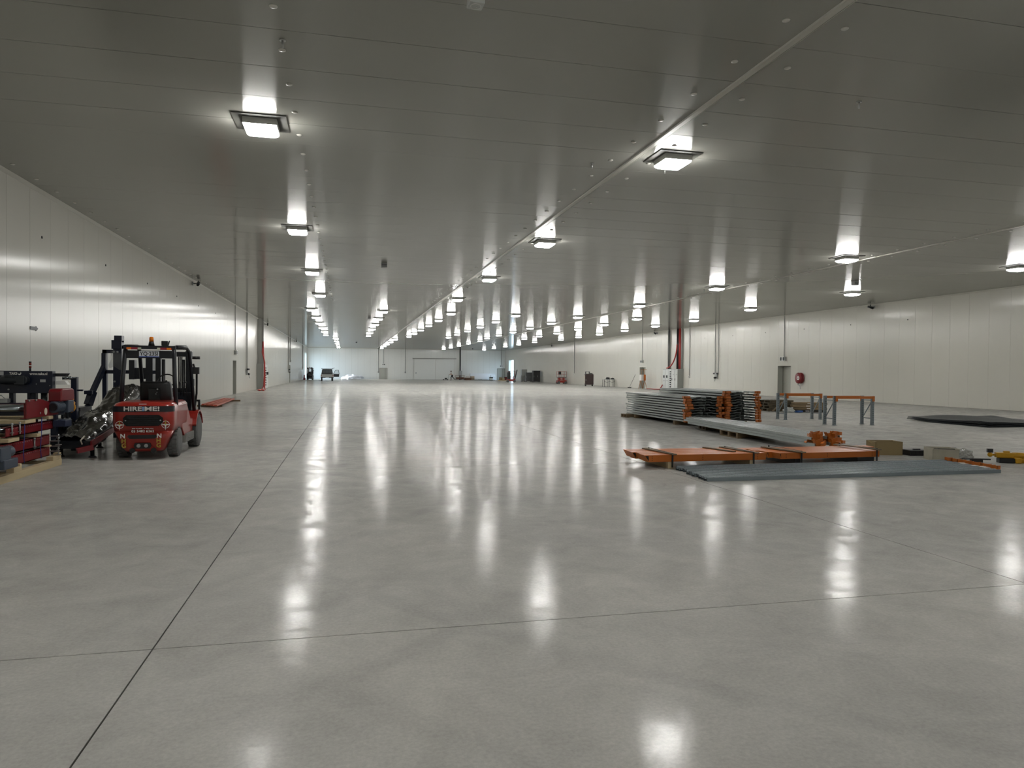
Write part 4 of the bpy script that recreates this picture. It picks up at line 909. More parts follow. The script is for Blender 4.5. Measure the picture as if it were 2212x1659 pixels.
MB().bb(12.4, 12.45, YB-0.17, YB-0.05, 0, 3.9).bb(16.46, 16.5, YB-0.175, YB-0.16, 0.02, 3.85).bb(20.16, 20.22, YB-0.13, YB-0.03, 0, 3.9).build('door_edge', M_TRIM, d)
MB().bb(12.7, 12.9, YB-0.22, YB-0.16, 1.1, 1.4).build('door_handle', M_ZINC, d)
M_PIPE = mat('conduit_grey', '#9d9e9a', 0.4)
M_BOXG = mat('socket_grey', '#9a9c9a', 0.45)
def pipe(label, pts, r, m=None, nm='conduit', cat='conduit'):
    mb = MB()
    mb.tube(pts, r, 8)
    return tag(mb.build(nm, m or M_PIPE), label, cat)
def exit_sign(label, X, s, y, z):
    t = thing('exit_sign', label, 'exit sign', (X, y, z))
    MB().bb(s*0.005, s*0.16, -0.26, 0.26, -0.15, 0.15).build('housing', M_WHITE, t, 0.008)
    MB().bb(s*0.16, s*0.165, -0.23, -0.06, -0.12, 0.12).build('pictogram', M_STEELD, t); MB().bb(s*0.16, s*0.165, 0.06, 0.23, -0.12, 0.12).build('pictogram', M_STEELD, t)
    MB().bb(s*0.01, s*0.155, -0.265, -0.26, -0.12, 0.12).build('side_panel', M_BOXG, t)
    return t
def socket_set(label, X, s, y, z):
    t = thing('socket_outlet', label, 'power outlet', (X, y, z))
    MB().bb(s*0.004, s*0.14, -0.17, 0.17, -0.18, 0.28).build('body', M_BOXG, t, 0.012)
    for yy in (-0.085, 0.085): MB().cyl((s*0.13, yy, -0.08), (s*0.24, yy, -0.16), 0.065, n=14).build('socket', M_BLACK, t)
    MB().tube([(s*0.2, -0.08, -0.2), (s*0.24, -0.06, -0.42), (s*0.24, 0.06, -0.42), (s*0.2, 0.08, -0.2)], 0.014, 6).build('hanging_lead', M_ZINC, t)
    MB().bb(s*0.1, s*0.2, -0.32, -0.17, 0.16, 0.28).bb(s*0.1, s*0.2, 0.17, 0.32, 0.16, 0.28).build('isolator', M_STEELD, t)
    return t
def small_outlet(label, X, s, y, z, ax='x'):
    t = thing('switch_box', label, 'switch box', (X, y, z))
    if ax == 'x': MB().bb(s*0.003, s*0.09, -0.07, 0.07, -0.11, 0.11).build('body', M_WHITE, t, 0.008); MB().bb(s*0.09, s*0.10, -0.03, 0.03, -0.06, 0.04).build('switch', M_STEELD, t)
    else: MB().bb(-0.10, 0.10, -0.12, -0.003, -0.12, 0.12).build('body', M_STEELD, t, 0.008); MB().bb(-0.03, 0.03, -0.13, -0.12, -0.05, 0.05).build('switch', M_WHITE, t)
    return t
for X, s, side in ((XL, 1, 'left'), (XR, -1, 'right')):
    yd = 48.35 if s > 0 else 44.2; ys = 53.8 if s > 0 else 53.45
    xs = X+s*0.05
    exit_sign('white exit sign box above the %s' % ('narrow recessed door in the left wall' if s > 0 else 'recessed door near the red hose reel'), X, s, yd, 2.70)
    pipe('thin grey conduit from ceiling to exit sign, %s wall, near door' % side, [(xs, yd-0.05, HC), (xs, yd-0.05, 2.85)], 0.024)
    socket_set('grey socket box with hanging black plugs on the %s wall' % side, X, s, ys, 1.40)
    pipe('grey conduit running down to the plug sockets on %s wall, nearer one' % side, [(xs, ys-0.26, HC), (xs, ys-0.26, 1.55)], 0.026)
    pipe('grey conduit running down to the plug sockets on %s wall, farther one' % side, [(xs, ys+0.26, HC), (xs, ys+0.26, 1.55)], 0.026)
exit_sign('white exit sign box above the far right wall door beside the orange site box', XR, -1, 68.74, 2.82)
pipe('thin conduit from ceiling to exit sign above the far right wall door', [(XR-0.05, 68.74, HC), (XR-0.05, 68.74, 2.97)], 0.03)
small_outlet('small white switch box right of the switchboard on right wall', XR, -1, 58.26, 1.31)
pipe('thin conduit above the small switch box right of the switchboard', [(XR-0.04, 58.26, HC), (XR-0.04, 58.26, 1.42)], 0.028)
small_outlet('small switch box low on right wall between red lift and brown cabinet', XR, -1, 91.33, 1.40)
pipe('conduit on right wall between red lift and brown cabinet', [(XR-0.05, 91.33, HC), (XR-0.05, 91.33, 1.5)], 0.045)
socket_set('grey socket box far along the left wall beyond the switchboard', XL, 1, 91.5, 1.45)
pipe('conduit to the far left wall sockets, nearer of the pair', [(XL+0.05, 91.0, HC), (XL+0.05, 91.0, 1.7)], 0.045)
pipe('conduit on far left wall above the narrow second door', [(XL+0.05, 93.8, HC), (XL+0.05, 93.8, 2.9)], 0.045)
exit_sign('white exit sign box over the narrow second door of the left wall', XL, 1, 93.8, 2.75)
pipe('thin conduit on left wall just before the bright far opening', [(XL+0.05, 120.0, HC), (XL+0.05, 120.0, 1.93)], 0.05)
small_outlet('small switch box on left wall by the bright far opening', XL, 1, 120.0, 1.8)
for xx, zb, lab in ((5.80, 1.50, 'conduit on end wall left of the single door'), (6.75, 2.98, 'conduit on end wall above the single door'), (10.8, 1.48, 'conduit on end wall between single door and sliding door'), (29.33, 2.92, 'conduit on end wall above the corner door at right')):
    pipe(lab, [(xx, YB-0.06, HC), (xx, YB-0.06, zb)], 0.05)
small_outlet('dark switch box on end wall left of single door', 5.80, 1, YB, 1.36, 'y'); small_outlet('dark switch box on end wall left of the sliding door', 10.8, 1, YB, 1.34, 'y')
for xx, zz, lab in ((6.78, 2.80, 'white exit sign over the single door in end wall'), (29.33, 2.74, 'white exit sign over the corner door in end wall')):
    t = thing('exit_sign', lab, 'exit sign', (xx, YB, zz)); MB().bb(-0.3, 0.3, -0.14, -0.003, -0.16, 0.16).build('housing', M_WHITE, t)
    for q in (-0.14, 0.14): MB().bb(q-0.09, q+0.09, -0.146, -0.14, -0.11, 0.11).build('pictogram', M_STEELD, t)
# switchboards with their cable risers
M_BOARD = mat('board_white', '#c6c9c6', 0.4); M_BOARDS = mat('board_side', '#8f918d', 0.45)
M_REDC = mat('red_cable', '#a8322c', 0.45)
def switchboard(label, X, s, y0, y1, dep=0.58, h=2.02):
    t = thing('switchboard', label, 'switchboard', (X, y0, 0)); L = y1-y0
    MB().bb(s*0.004, s*dep, 0, L, 0.0, h).build('cabinet', M_BOARDS, t, 0.006)
    n = 5; w_ = L/n
    for k in range(n):
        d_ = MB().bb(s*dep, s*(dep+0.02), k*w_+0.015, (k+1)*w_-0.015, 0.08, h-0.03).build('door', M_BOARD, t, 0.004)
        class SM:
            def bb(self, *q): MB().bb(*q).build('switch_handle', M_STEELD, d_); return self
        sm = SM()
        if k in (2,):
            for q in range(8): sm.bb(s*(dep+0.02), s*(dep+0.07), k*w_+0.08, k*w_+0.26, 0.30+0.2*q, 0.40+0.2*q)
        elif k in (3, 4):
            sm.bb(s*(dep+0.02), s*(dep+0.09), k*w_+0.22, k*w_+0.34, 1.18, 1.42).bb(s*(dep+0.02), s*(dep+0.04), k*w_+0.1, k*w_+0.5, 0.9, 0.92)
        else:
            sm.bb(s*(dep+0.02), s*(dep+0.04), k*w_+0.46, k*w_+0.52, 0.95, 1.15).bb(s*(dep+0.02), s*(dep+0.03), k*w_+0.05, k*w_+0.3, 1.5, 1.52)
    MB().bb(s*0.02, s*(dep-0.02), 0.02, L-0.02, -0.0, 0.06).build('plinth', M_STEELD, t)
    return t
switchboard('white electrical switchboard with black switches against the right wall behind rail stacks', XR, -1, 59.5, 62.6)
switchboard('grey electrical switchboard cabinet with red cables against the left wall', XL, 1, 59.9, 63.3, 0.50, 2.08)
def riser(label, X, s, y, w_, z0, cables, dep=0.12):
    t = thing('cable_riser', label, 'cable riser', (X, y, z0)); H_ = HC-z0
    H_ -= 0.006; MB().bb(s*0.005, s*0.02, -w_/2, w_/2, 0, H_).bb(s*0.005, s*dep, -w_/2, -w_/2+0.012, 0, H_).bb(s*0.005, s*dep, w_/2-0.012, w_/2, 0, H_).build('tray', M_PIPE, t)
    for (dy, r, m_) in cables: MB().cyl((s*(0.03+r), dy, 0), (s*(0.03+r), dy, H_), r, n=8).build('cable', m_, t)
    return t
riser('narrow cable riser with black cables above left part of right switchboard', XR, -1, 62.35, 0.42, 2.02, [(-0.15, 0.045, M_BLACK), (-0.05, 0.045, M_BLACK), (0.06, 0.04, M_BLACK), (0.15, 0.04, M_PIPE)])
riser('wide cable riser with black and red cables above right part of right switchboard', XR, -1, 60.15, 1.15, 2.02, [(0.48, 0.05, M_BLACK), (0.36, 0.05, M_BLACK), (0.24, 0.045, M_BLACK), (0.10, 0.05, M_REDC), (-0.02, 0.05, M_REDC), (-0.15, 0.05, M_REDC), (-0.30, 0.03, M_WHITE), (-0.38, 0.04, M_PIPE), (-0.48, 0.03, M_BLACK)])
riser('wide grey cable riser with red cables above the left wall switchboard', XL, 1, 61.2, 1.5, 2.08, [(-0.6, 0.05, M_PIPE), (-0.4, 0.05, M_PIPE), (-0.2, 0.06, M_REDC), (0.0, 0.06, M_REDC), (0.3, 0.05, M_PIPE), (0.55, 0.05, M_BLACK)], 0.3)
pts = [(XR-0.25-0.02*math.sin(PI*k/12), 60.35+2.15*(1-math.cos(PI/2*k/12)), 4.3-2.19*math.sin(PI/2*k/12)) for k in range(13)]
pipe('thick red cable sweeping down onto the right switchboard', pts, 0.06, M_REDC, 'red_cable', 'cable')
pts = [(XL+0.40, 60.7, 3.9), (XL+0.46, 60.4, 3.0), (XL+0.58, 59.9, 2.2), (XL+0.60, 59.75, 1.2), (XL+0.58, 59.6, 0.3), (XL+0.50, 59.2, 0.06), (XL+0.62, 58.0, 0.05), (XL+0.45, 56.8, 0.05), (XL+0.75, 55.6, 0.05)]
pipe('red cable dropping past the left switchboard and trailing on the floor', pts, 0.05, M_REDC, 'red_cable', 'cable')
pts = [(XL+0.36, 60.9, 3.9), (XL+0.40, 60.2, 3.0), (XL+0.62, 59.8, 2.2), (XL+0.66, 59.65, 1.0), (XL+0.66, 59.4, 0.2), (XL+0.8, 58.4, 0.05), (XL+0.7, 57.0, 0.05), (XL+0.95, 56.0, 0.05)]
pipe('second red cable beside the first at left switchboard, its end on floor', pts, 0.05, M_REDC, 'red_cable', 'cable')
pipe('red cable lying on floor left of the right switchboard', [(XR-0.7, 62.4, 0.5), (XR-0.8, 62.8, 0.06), (XR-0.9, 64.0, 0.05), (XR-0.7, 65.0, 0.05), (XR-0.8, 65.8, 0.05)], 0.045, M_REDC, 'red_cable', 'cable')
# hose reel
hr = thing('hose_reel', 'round red fire hose reel on the right wall beside recessed door', 'hose reel', (XR, 42.23, 1.36))
MB().lathe([(0.10, -0.03), (0.37, -0.03), (0.37, -0.055), (0.30, -0.07), (0.30, -0.20), (0.37, -0.22), (0.37, -0.245), (0.12, -0.245)], (0, 0, 0), 'x', 32).build('drum', mat('reel_red', '#7e1f22', 0.35), hr)
MB().cyl((-0.245, 0, 0), (-0.26, 0, 0), 0.13, n=24).build('hub', M_WHITE, hr); MB().cyl((-0.26, 0, 0), (-0.265, 0, 0), 0.05, n=16).build('hub_label', mat('reel_red', '#7e1f22', 0.35), hr)
MB().cyl((-0.004, 0, 0), (-0.06, 0, 0), 0.08, n=12).tube([(-0.12, 0.1, -0.36), (-0.16, 0.16, -0.46), (-0.18, 0.05, -0.48), (-0.16, -0.06, -0.50), (-0.16, -0.1, -0.60), (-0.16, -0.12, -0.75)], 0.022, 8).build('nozzle', M_ZINC, hr)
tag(MB().bb(XL+0.004, XL+0.012, 18.2, 18.5, 2.47, 2.55).prism([(18.5, 2.45), (18.62, 2.51), (18.5, 2.57)], 'x', XL+0.004, XL+0.012).build('arrow_sticker', M_STEELD), 'small dark arrow sticker on left wall panel above the machinery', 'sticker')
# wall-top floodlights on brackets
def flood(label, X, s, y):
    t = thing('wall_camera', label, 'camera', (X, y, HC-0.02)); t.scale = (0.82, 0.82, 0.82)
    MB().bb(s*0.01, s*0.08, -0.09, 0.09, -0.30, -0.10).build('wall_plate', M_BOXG, t, 0.006)
    MB().bar((s*0.08, 0, -0.2), (s*0.34, 0, -0.16), 0.05).bar((s*0.34, 0, -0.22), (s*0.34, 0, -0.02), 0.045).build('bracket', M_STEELD, t)
    b = MB().cyl((s*0.34, 0.20, -0.16), (s*0.36, -0.28, -0.30), 0.075, n=14).build('body', M_STEELD, t)
    MB().cyl((s*0.36, -0.275, -0.299), (s*0.362, -0.295, -0.305), 0.06, n=14).build('lens', M_GLASS, b); MB().bar((s*0.34, 0.20, -0.075), (s*0.362, -0.34, -0.225), 0.16, 0.012).build('sun_hood', M_STEELD, b)
    return t
for X, s, side in ((XL, 1, 'left'), (XR, -1, 'right')):
    for y_, lab in ((35.5, 'nearest'), (65.2, 'middle'), (101.6, 'farthest')): flood('dark bullet camera on bracket at top of %s wall, %s of three' % (side, lab), X, s, y_)
for X, s, y0, side in ((XR, -1, 32.95, 'right'), (XL, 1, 18.86, 'left')):
    for k in range(6):
        yy = y0+4.53*k if s < 0 else 18.86+4.54*k
        o = MB().lathe([(0.035, 0), (0.03, 0.012), (0.001, 0.018)], n=10, axis='x').build('wall_fixing', M_STEELD, wr if s < 0 else wl, loc=(X, yy, 4.69))
        if s < 0: o.rotation_euler.z = PI
# small units on the ceiling
cb = thing('ceiling_speaker', 'pale square box with round grille on ceiling at the top edge', 'speaker', (1.36, 7.69, HC), R(3))
MB().bb(-0.085, 0.085, -0.085, 0.085, -0.17, 0).build('box', M_BOARD, cb, 0.008)
MB().tube([(0.055*math.cos(a*PI/12), 0.055*math.sin(a*PI/12), -0.171) for a in range(24)], 0.004, 6, True).build('grille_ring', M_WHITE, cb)
MB().cyl((0.012, 0.01, -0.17), (0.012, 0.01, -0.176), 0.008, n=10).build('status_led', M_WHITE, cb)
for x_, y_, lab in ((1.40, 27.9, 'small grey box with louvres on ceiling left of the first long trim'), (22.09, 27.2, 'small grey box on ceiling near the right rear light'), (1.69, 55.6, 'small grey box on the ceiling in crowded middle field')):
    t = thing('ceiling_unit', lab, 'ceiling unit', (x_, y_, HC))
    MB().bb(-0.11, 0.11, -0.11, 0.11, -0.16, 0).build('box', M_BOXG, t, 0.006)
    for k in range(3): MB().bb(-0.10, 0.10, -0.114, -0.11, -0.13+0.04*k, -0.11+0.04*k).build('louvre', M_STEELD, t)
for x_, y_, lab in ((1.38, 105.9, 'tiny dark detector on far ceiling near the end wall, left one'), (22.2, 125.9, 'tiny dark detector on far ceiling near the end wall, right one')):
    tag(MB().lathe([(0.12, 0), (0.13, -0.05), (0.07, -0.10), (0.001, -0.11)], (x_, y_, HC), 'z', 16).build('smoke_detector', M_STEELD), lab, 'detector')

# ------------------------------------------------------------------ things far down the hall
M_UTE = mat('ute_white', '#b9bcba', 0.35); M_CANVAS = mat('canopy_dark', '#2c3034', 0.5); M_TGLASS = mat('canopy_glass', '#5c6468', 0.1)
ut = thing('utility_truck', 'white utility truck with canopy and roof rack, right door open, far left', 'truck', (-2.85, 109.6, 0), R(2))
MB().prism([(0.0, 0.55), (4.6, 0.55), (4.65, 0.95), (3.6, 1.02), (0.0, 1.02)], 'x', -0.92, 0.92).build('body', M_UTE, ut, 0.03)
MB().prism([(1.9, 1.0), (3.5, 1.0), (3.0, 1.72), (2.0, 1.74)], 'x', -0.78, 0.78).build('cabin', M_UTE, ut, 0.04)
MB().bb(-0.95, 0.95, -0.06, 0.0, 0.60, 0.98).build('tailgate', M_UTE, ut, 0.02); MB().bb(-0.95, 0.95, -0.14, -0.04, 0.48, 0.60).build('bumper', M_STEELD, ut, 0.02)
cn = MB(); loft(cn, [[(-0.86, y_, 1.0), (0.86, y_, 1.0), (0.70, y_+dy, 1.78), (-0.70, y_+dy, 1.78)] for y_, dy in ((0.0, 0.15), (1.95, 0.0))]).build('canopy', M_CANVAS, ut, 0.02)
for xa, xb in ((-0.72, -0.30), (-0.26, 0.26), (0.30, 0.72)):
    MB().add([(xa, 0.02, 1.08), (xb, 0.02, 1.08), (xb*0.86, 0.115, 1.66), (xa*0.86, 0.115, 1.66)], [(0, 1, 2, 3)]).add([(xa, 0.03, 1.08), (xb, 0.03, 1.08), (xb*0.86, 0.125, 1.66), (xa*0.86, 0.125, 1.66)], [(3, 2, 1, 0)]).build('canopy_window', M_TGLASS, ut)
rk = MB().bb(-0.85, -0.80, 0.1, 3.0, 1.84, 1.88).bb(0.80, 0.85, 0.1, 3.0, 1.84, 1.88)
for y_ in (0.1, 1.5, 2.9): rk.bb(-0.85, 0.85, y_, y_+0.05, 1.80, 1.86)
rk.tube([(0.80, 0.1, 1.86), (1.0, 0.05, 1.98), (1.1, 0.05, 1.95)], 0.03, 6).build('roof_rack', M_STEELD, ut)
dr = MB().prism([(0.92, 0.62), (1.80, 0.62), (1.85, 1.05), (0.92, 1.05)], 'y', 2.6, 2.68).build('open_door', M_STEELD, ut, 0.02)
MB().tube([(0.95, 2.64, 1.05), (1.25, 2.64, 1.62), (1.72, 2.64, 1.66), (1.82, 2.64, 1.05)], 0.04, 6).build('window_frame', M_STEELD, dr)
MB().add([(0.95, 2.64, 1.05), (1.82, 2.64, 1.05), (1.72, 2.64, 1.66), (1.25, 2.64, 1.62)], [(0, 1, 2, 3)]).build('window_pane', mat('pane', '#b9c6cf', 0.05, alpha=0.4), dr)
for sx in (-0.78, 0.78):
    for y_ in (0.95, 3.75):
        w_o = MB().lathe([(0.2, -0.11), (0.34, -0.11), (0.365, -0.07), (0.365, 0.07), (0.34, 0.11), (0.2, 0.11)], (0, 0, 0), 'x', 22).build('wheel', M_BLACK, ut, loc=(sx, y_, 0.367)); MB().cyl((-0.09, 0, 0), (0.09, 0, 0), 0.2, n=16).build('rim', M_ZINC, w_o)
for sx in (-0.86, 0.86): MB().bb(sx-0.05, sx+0.05, -0.07, -0.05, 0.70, 0.92).build('tail_lamp', M_REDLENS, ut)
MB().bb(-0.24, 0.24, -0.15, -0.14, 0.50, 0.59).build('number_plate', M_WHITE, ut)
# pile under white film beside the truck
crumple('wrapped_pile', (0.95, 131.2, 0), (3.4, 1.8, 1.0), mat('white_wrap', '#c3c9d2', 0.3, bump=0.3, bscale=4), 'low pile wrapped in white film beside the truck, far left', 'wrapped pile', 4)
tag(MB().bb(-6.9, -6.55, 119.9, 120.5, 0, 0.35).bb(-6.85, -6.65, 120.0, 120.3, 0.35, 0.85).build('floor_scrubber', M_MRED, None, 0.03), 'small dark red machine beside the far black forklift', 'machine')

# worker pushing a trolley
def skin_mesh(name, verts, edges, radii, m, parent, root=0, sub=2):
    me = bpy.data.meshes.new(name); me.from_pydata(verts, edges, []); o = bpy.data.objects.new(name, me); C.objects.link(o); o.parent = parent
    me.materials.append(m); o.modifiers.new('skin', 'SKIN')
    for i, r in enumerate(radii):
        r = r if isinstance(r, tuple) else (r, r); me.skin_vertices[0].data[i].radius = r; me.skin_vertices[0].data[i].use_root = (i == root)
    sd = o.modifiers.new('smooth', 'SUBSURF'); sd.levels = sub; sd.render_levels = sub
    return o
M_SKIN = mat('skin', '#b98a70', 0.55); M_SHIRT = mat('shirt_white', '#d8d8d4', 0.8); M_TROUS = mat('trousers_dark', '#16181c', 0.8); M_HAIR = mat('hair_dark', '#1c1712', 0.7)
pe = thing('person', 'person in white top and dark trousers striding left with a trolley', 'person', (18.75, 127.6, 0))
V = []; Ed = []; Rd = []
def j(p, r, par=None):
    V.append(p); Rd.append(r)
    if par is not None: Ed.append((par, len(V)-1))
    return len(V)-1
# walking towards -x (left in the picture), trunk leaning forward
pel = j((0, 0, 0.92), 0.14); sp1 = j((-0.05, 0, 1.12), 0.13, pel); ch = j((-0.12, 0, 1.32), 0.15, sp1); nk = j((-0.17, 0, 1.46), 0.06, ch); hd = j((-0.21, 0, 1.57), 0.085, nk); ht = j((-0.22, 0, 1.67), 0.085, hd)
ns = j((-0.305, 0, 1.585), 0.018, hd)
def arm(sy, el, wr_):
    sh = j((-0.13, sy*0.18, 1.37), 0.06, ch); e_ = j(el, 0.045, sh); w_ = j(wr_, 0.032, e_); pa = j((wr_[0]-0.06, wr_[1], wr_[2]-0.01), 0.032, w_)
    for q in range(4): f1 = j((wr_[0]-0.11, wr_[1]+(q-1.5)*0.022, wr_[2]-0.02), 0.010, pa); j((wr_[0]-0.13, wr_[1]+(q-1.5)*0.022, wr_[2]-0.06+0.004*q), 0.009, f1)
    j((wr_[0]-0.07, wr_[1]-sy*0.045, wr_[2]-0.05), 0.010, pa)
arm(1, (-0.25, 0.24, 1.12), (-0.46, 0.20, 1.06)); arm(-1, (-0.22, -0.25, 1.10), (-0.45, -0.20, 1.05))
def leg(sy, kn, an, toe):
    h_ = j((0.0, sy*0.09, 0.86), 0.095, pel); k_ = j(kn, 0.068, h_); a_ = j(an, 0.045, k_); j(toe, 0.04, a_)
leg(1, (-0.20, 0.09, 0.49), (-0.16, 0.09, 0.08), (-0.34, 0.09, 0.04)); leg(-1, (0.12, -0.09, 0.50), (0.45, -0.09, 0.24), (0.40, -0.09, 0.08))
skin_mesh('body', V, Ed, Rd, M_SKIN, pe)
skin_mesh('shirt', [(0, 0, 0.95), (-0.05, 0, 1.12), (-0.12, 0, 1.32), (-0.16, 0, 1.43), (-0.13, 0.18, 1.37), (-0.19, 0.215, 1.24), (-0.13, -0.18, 1.37), (-0.18, -0.215, 1.23)], [(0, 1), (1, 2), (2, 3), (2, 4), (4, 5), (2, 6), (6, 7)], [0.155, 0.15, 0.17, 0.075, 0.078, 0.066, 0.078, 0.066], M_SHIRT, pe)
skin_mesh('trousers', [(0, 0, 0.93), (0, 0.09, 0.86), (-0.20, 0.09, 0.49), (-0.165, 0.09, 0.13), (0, -0.09, 0.86), (0.12, -0.09, 0.50), (0.41, -0.09, 0.28)], [(0, 1), (1, 2), (2, 3), (0, 4), (4, 5), (5, 6)], [0.152, 0.11, 0.085, 0.065, 0.11, 0.085, 0.065], M_TROUS, pe)
MB().ball((-0.20, 0, 1.645), 0.118, 14, 10, (1, 0.9, 0.8)).build('hair', M_HAIR, pe)
for a, b in (((-0.34, 0.09, 0.03), (-0.13, 0.09, 0.05)), ((0.38, -0.09, 0.06), (0.46, -0.09, 0.24))):
    MB().bar(a, b, 0.10, 0.09).build('shoe', M_BLACK, pe, 0.02)
tr = thing('hand_trolley', 'low flat trolley with upright handle pushed by the worker', 'trolley', (17.72, 127.6, 0))
MB().bb(-0.65, 0.30, -0.3, 0.3, 0.14, 0.18).build('deck', M_STEELD, tr); MB().tube([(0.26, -0.25, 0.18), (0.40, -0.25, 1.05), (0.40, 0.25, 1.05), (0.26, 0.25, 0.18)], 0.022, 8).build('handle', M_ZINC, tr)
MB().bb(-0.30, 0.05, -0.2, 0.2, 0.18, 0.42).build('box', M_BLACK, tr, 0.02)
for a in (-0.55, 0.2):
    for b in (-0.24, 0.24): MB().cyl((a, b-0.02, 0.07), (a, b+0.02, 0.07), 0.07, n=14).build('castor', M_BLACK, tr)
# clutter along the end wall
co = thing('wall_column', 'dark steel column against the end wall beside the sliding door', 'column', (21.25, YB, 0))
MB().bb(-0.12, 0.12, -0.22, -0.02, 0, HC).build('column', mat('column_dark', '#3c3d3d', 0.5), co); MB().bb(-0.06, 0.06, -0.30, -0.22, 1.8, HC).build('cable_bundle', M_BLACK, co)
kb = thing('control_cabinet', 'small grey control cabinet at the foot of the end wall column', 'cabinet', (21.25, 133.75, 0))
MB().bb(-0.28, 0.28, -0.15, 0.15, 0.75, 1.75).build('body', M_BOARDS, kb, 0.01); MB().bb(-0.25, 0.25, -0.165, -0.15, 0.8, 1.7).build('door', M_BOXG, kb)
for q in (-0.2, 0.2): MB().bb(q-0.03, q+0.03, -0.1, 0.1, 0, 0.75).build('leg', M_STEELD, kb)
def trolley_cage(label, x, y, m, h=0.95):
    t = thing('cage_trolley', label, 'trolley', (x, y, 0)); MB().bb(-0.38, 0.38, -0.35, 0.35, 0.15, 0.2).build('deck', M_STEELD, t)
    for a in (-0.37, 0.37):
        for b in (-0.34, 0.34): MB().cyl((a, b, 0.2), (a, b, h), 0.02, n=8).build('upright', m, t); MB().cyl((a-0.02, b, 0.075), (a+0.02, b, 0.075), 0.075, n=12).build('castor', M_BLACK, t)
    MB().bb(-0.38, 0.38, -0.36, -0.33, h-0.04, h).bb(-0.38, 0.38, 0.33, 0.36, h-0.04, h).bb(-0.3, 0.3, -0.3, 0.3, 0.2, 0.55).build('frame', m, t)
    return t
M_BRN = mat('rust_brown', '#5a3a2a', 0.6)
trolley_cage('brown caged trolley behind the worker, left of two', 19.9, 128.4, M_BRN); trolley_cage('brown caged trolley behind the worker, right of two', 20.75, 128.6, M_BRN)
for k, (x_, y_, sx, sy, sz, m_, lab) in enumerate(((21.85, 128.9, 1.2, 0.9, 0.45, M_BRN, 'low brown crate on floor right of caged trolleys'), (21.75, 128.9, 0.7, 0.6, 0.35, M_WHITE, 'white carton lying on the low brown crate'), (22.95, 130.2, 0.7, 0.6, 0.75, mat('tan_carton', '#9a8874', 0.7), 'tan carton standing before white insulation panels'))):
    t = thing('carton' if m_ is not M_BRN else 'crate', lab, 'carton' if m_ is not M_BRN else 'crate', (x_, y_, 0.46 if k == 1 else 0))
    MB().bb(-sx/2, sx/2, -sy/2, sy/2, 0, sz).build('body', m_, t, 0.02); MB().bb(-sx/2, sx/2, -0.03, 0.03, sz, sz+0.006).build('tape', M_LATH, t)
    MB().bb(-sx/2-0.004, sx/2+0.004, -sy/2-0.012, -sy/2, sz*0.4, sz*0.6).build('band', M_LATH, t)
M_PANEL = mat('panel_white', '#d2d5d8', 0.3)
for a, b, yy, lab in ((22.85, 25.25, 131.8, 'white insulation panel pack on edge by end wall, left one'), (24.4, 27.8, 132.7, 'white insulation panel pack by end wall, right one behind')):
    t = thing('panel_pack', lab, 'panels', (a, yy, 0))
    for q in range(4): MB().bb(0, b-a, 0.11*q, 0.11*q+0.10, 0.12, 1.28-0.02*q).build('panel', M_PANEL, t, 0.005)
    for q in (0.3, b-a-0.3): MB().bb(q-0.05, q+0.05, -0.05, 0.5, 0, 0.12).build('bearer', M_DWOOD, t)
tag(MB().bb(22.6, 26.3, 129.3, 129.6, 0, 0.09).build('pipe_rack', M_STEELD), 'dark flat bar lying before the white panel packs', 'bar')
gs = thing('site_generator', 'small white generator with black top before the panel packs', 'generator', (26.2, 128.6, 0), 0)
MB().bb(-0.30, 0.30, -0.3, 0.3, 0.10, 0.42).build('body', M_WHITE, gs, 0.03); MB().bb(-0.32, 0.32, -0.32, 0.32, 0.42, 0.62).build('top', M_BLACK, gs, 0.04); MB().bb(-0.28, 0.28, -0.28, 0.28, 0, 0.10).build('skid', M_STEELD, gs)
pallet('wooden_pallet', 'pale pallet with small goods right of the white generator', (27.6, 124.5, 0), 0.1, 1.6, 1.0, 0.14, M_PINE)
for k, (dx, sz, m_, lab) in enumerate(((-0.5, 0.5, M_CARD, 'left carton on the pale pallet near corner door'), (0.0, 0.35, M_PINE, 'middle wooden box on the pale pallet near corner door'), (0.5, 0.55, M_MRED, 'red box on the pale pallet near corner door'))):
    t = thing('goods_box', lab, 'box', (27.6+dx, 124.5, 0.142), 0.1*k); MB().bb(-0.22, 0.22, -0.25, 0.25, 0, sz).build('body', m_, t, 0.02); MB().bb(-0.225, 0.225, -0.03, 0.03, 0, sz+0.004).build('band', M_BLACK, t)
tg = thing('tool_chest', 'white tool chest between generator and pale pallet', 'chest', (27.0, 131.0, 0)); MB().bb(-0.45, 0.45, -0.3, 0.3, 0.08, 0.95).build('body', M_PANEL, tg, 0.02); MB().bb(-0.4, 0.4, -0.31, -0.3, 0.5, 0.52).build('drawer_gap', M_STEELD, tg); MB().bb(-0.4, 0.4, -0.25, 0.25, 0, 0.08).build('plinth', M_STEELD, tg)
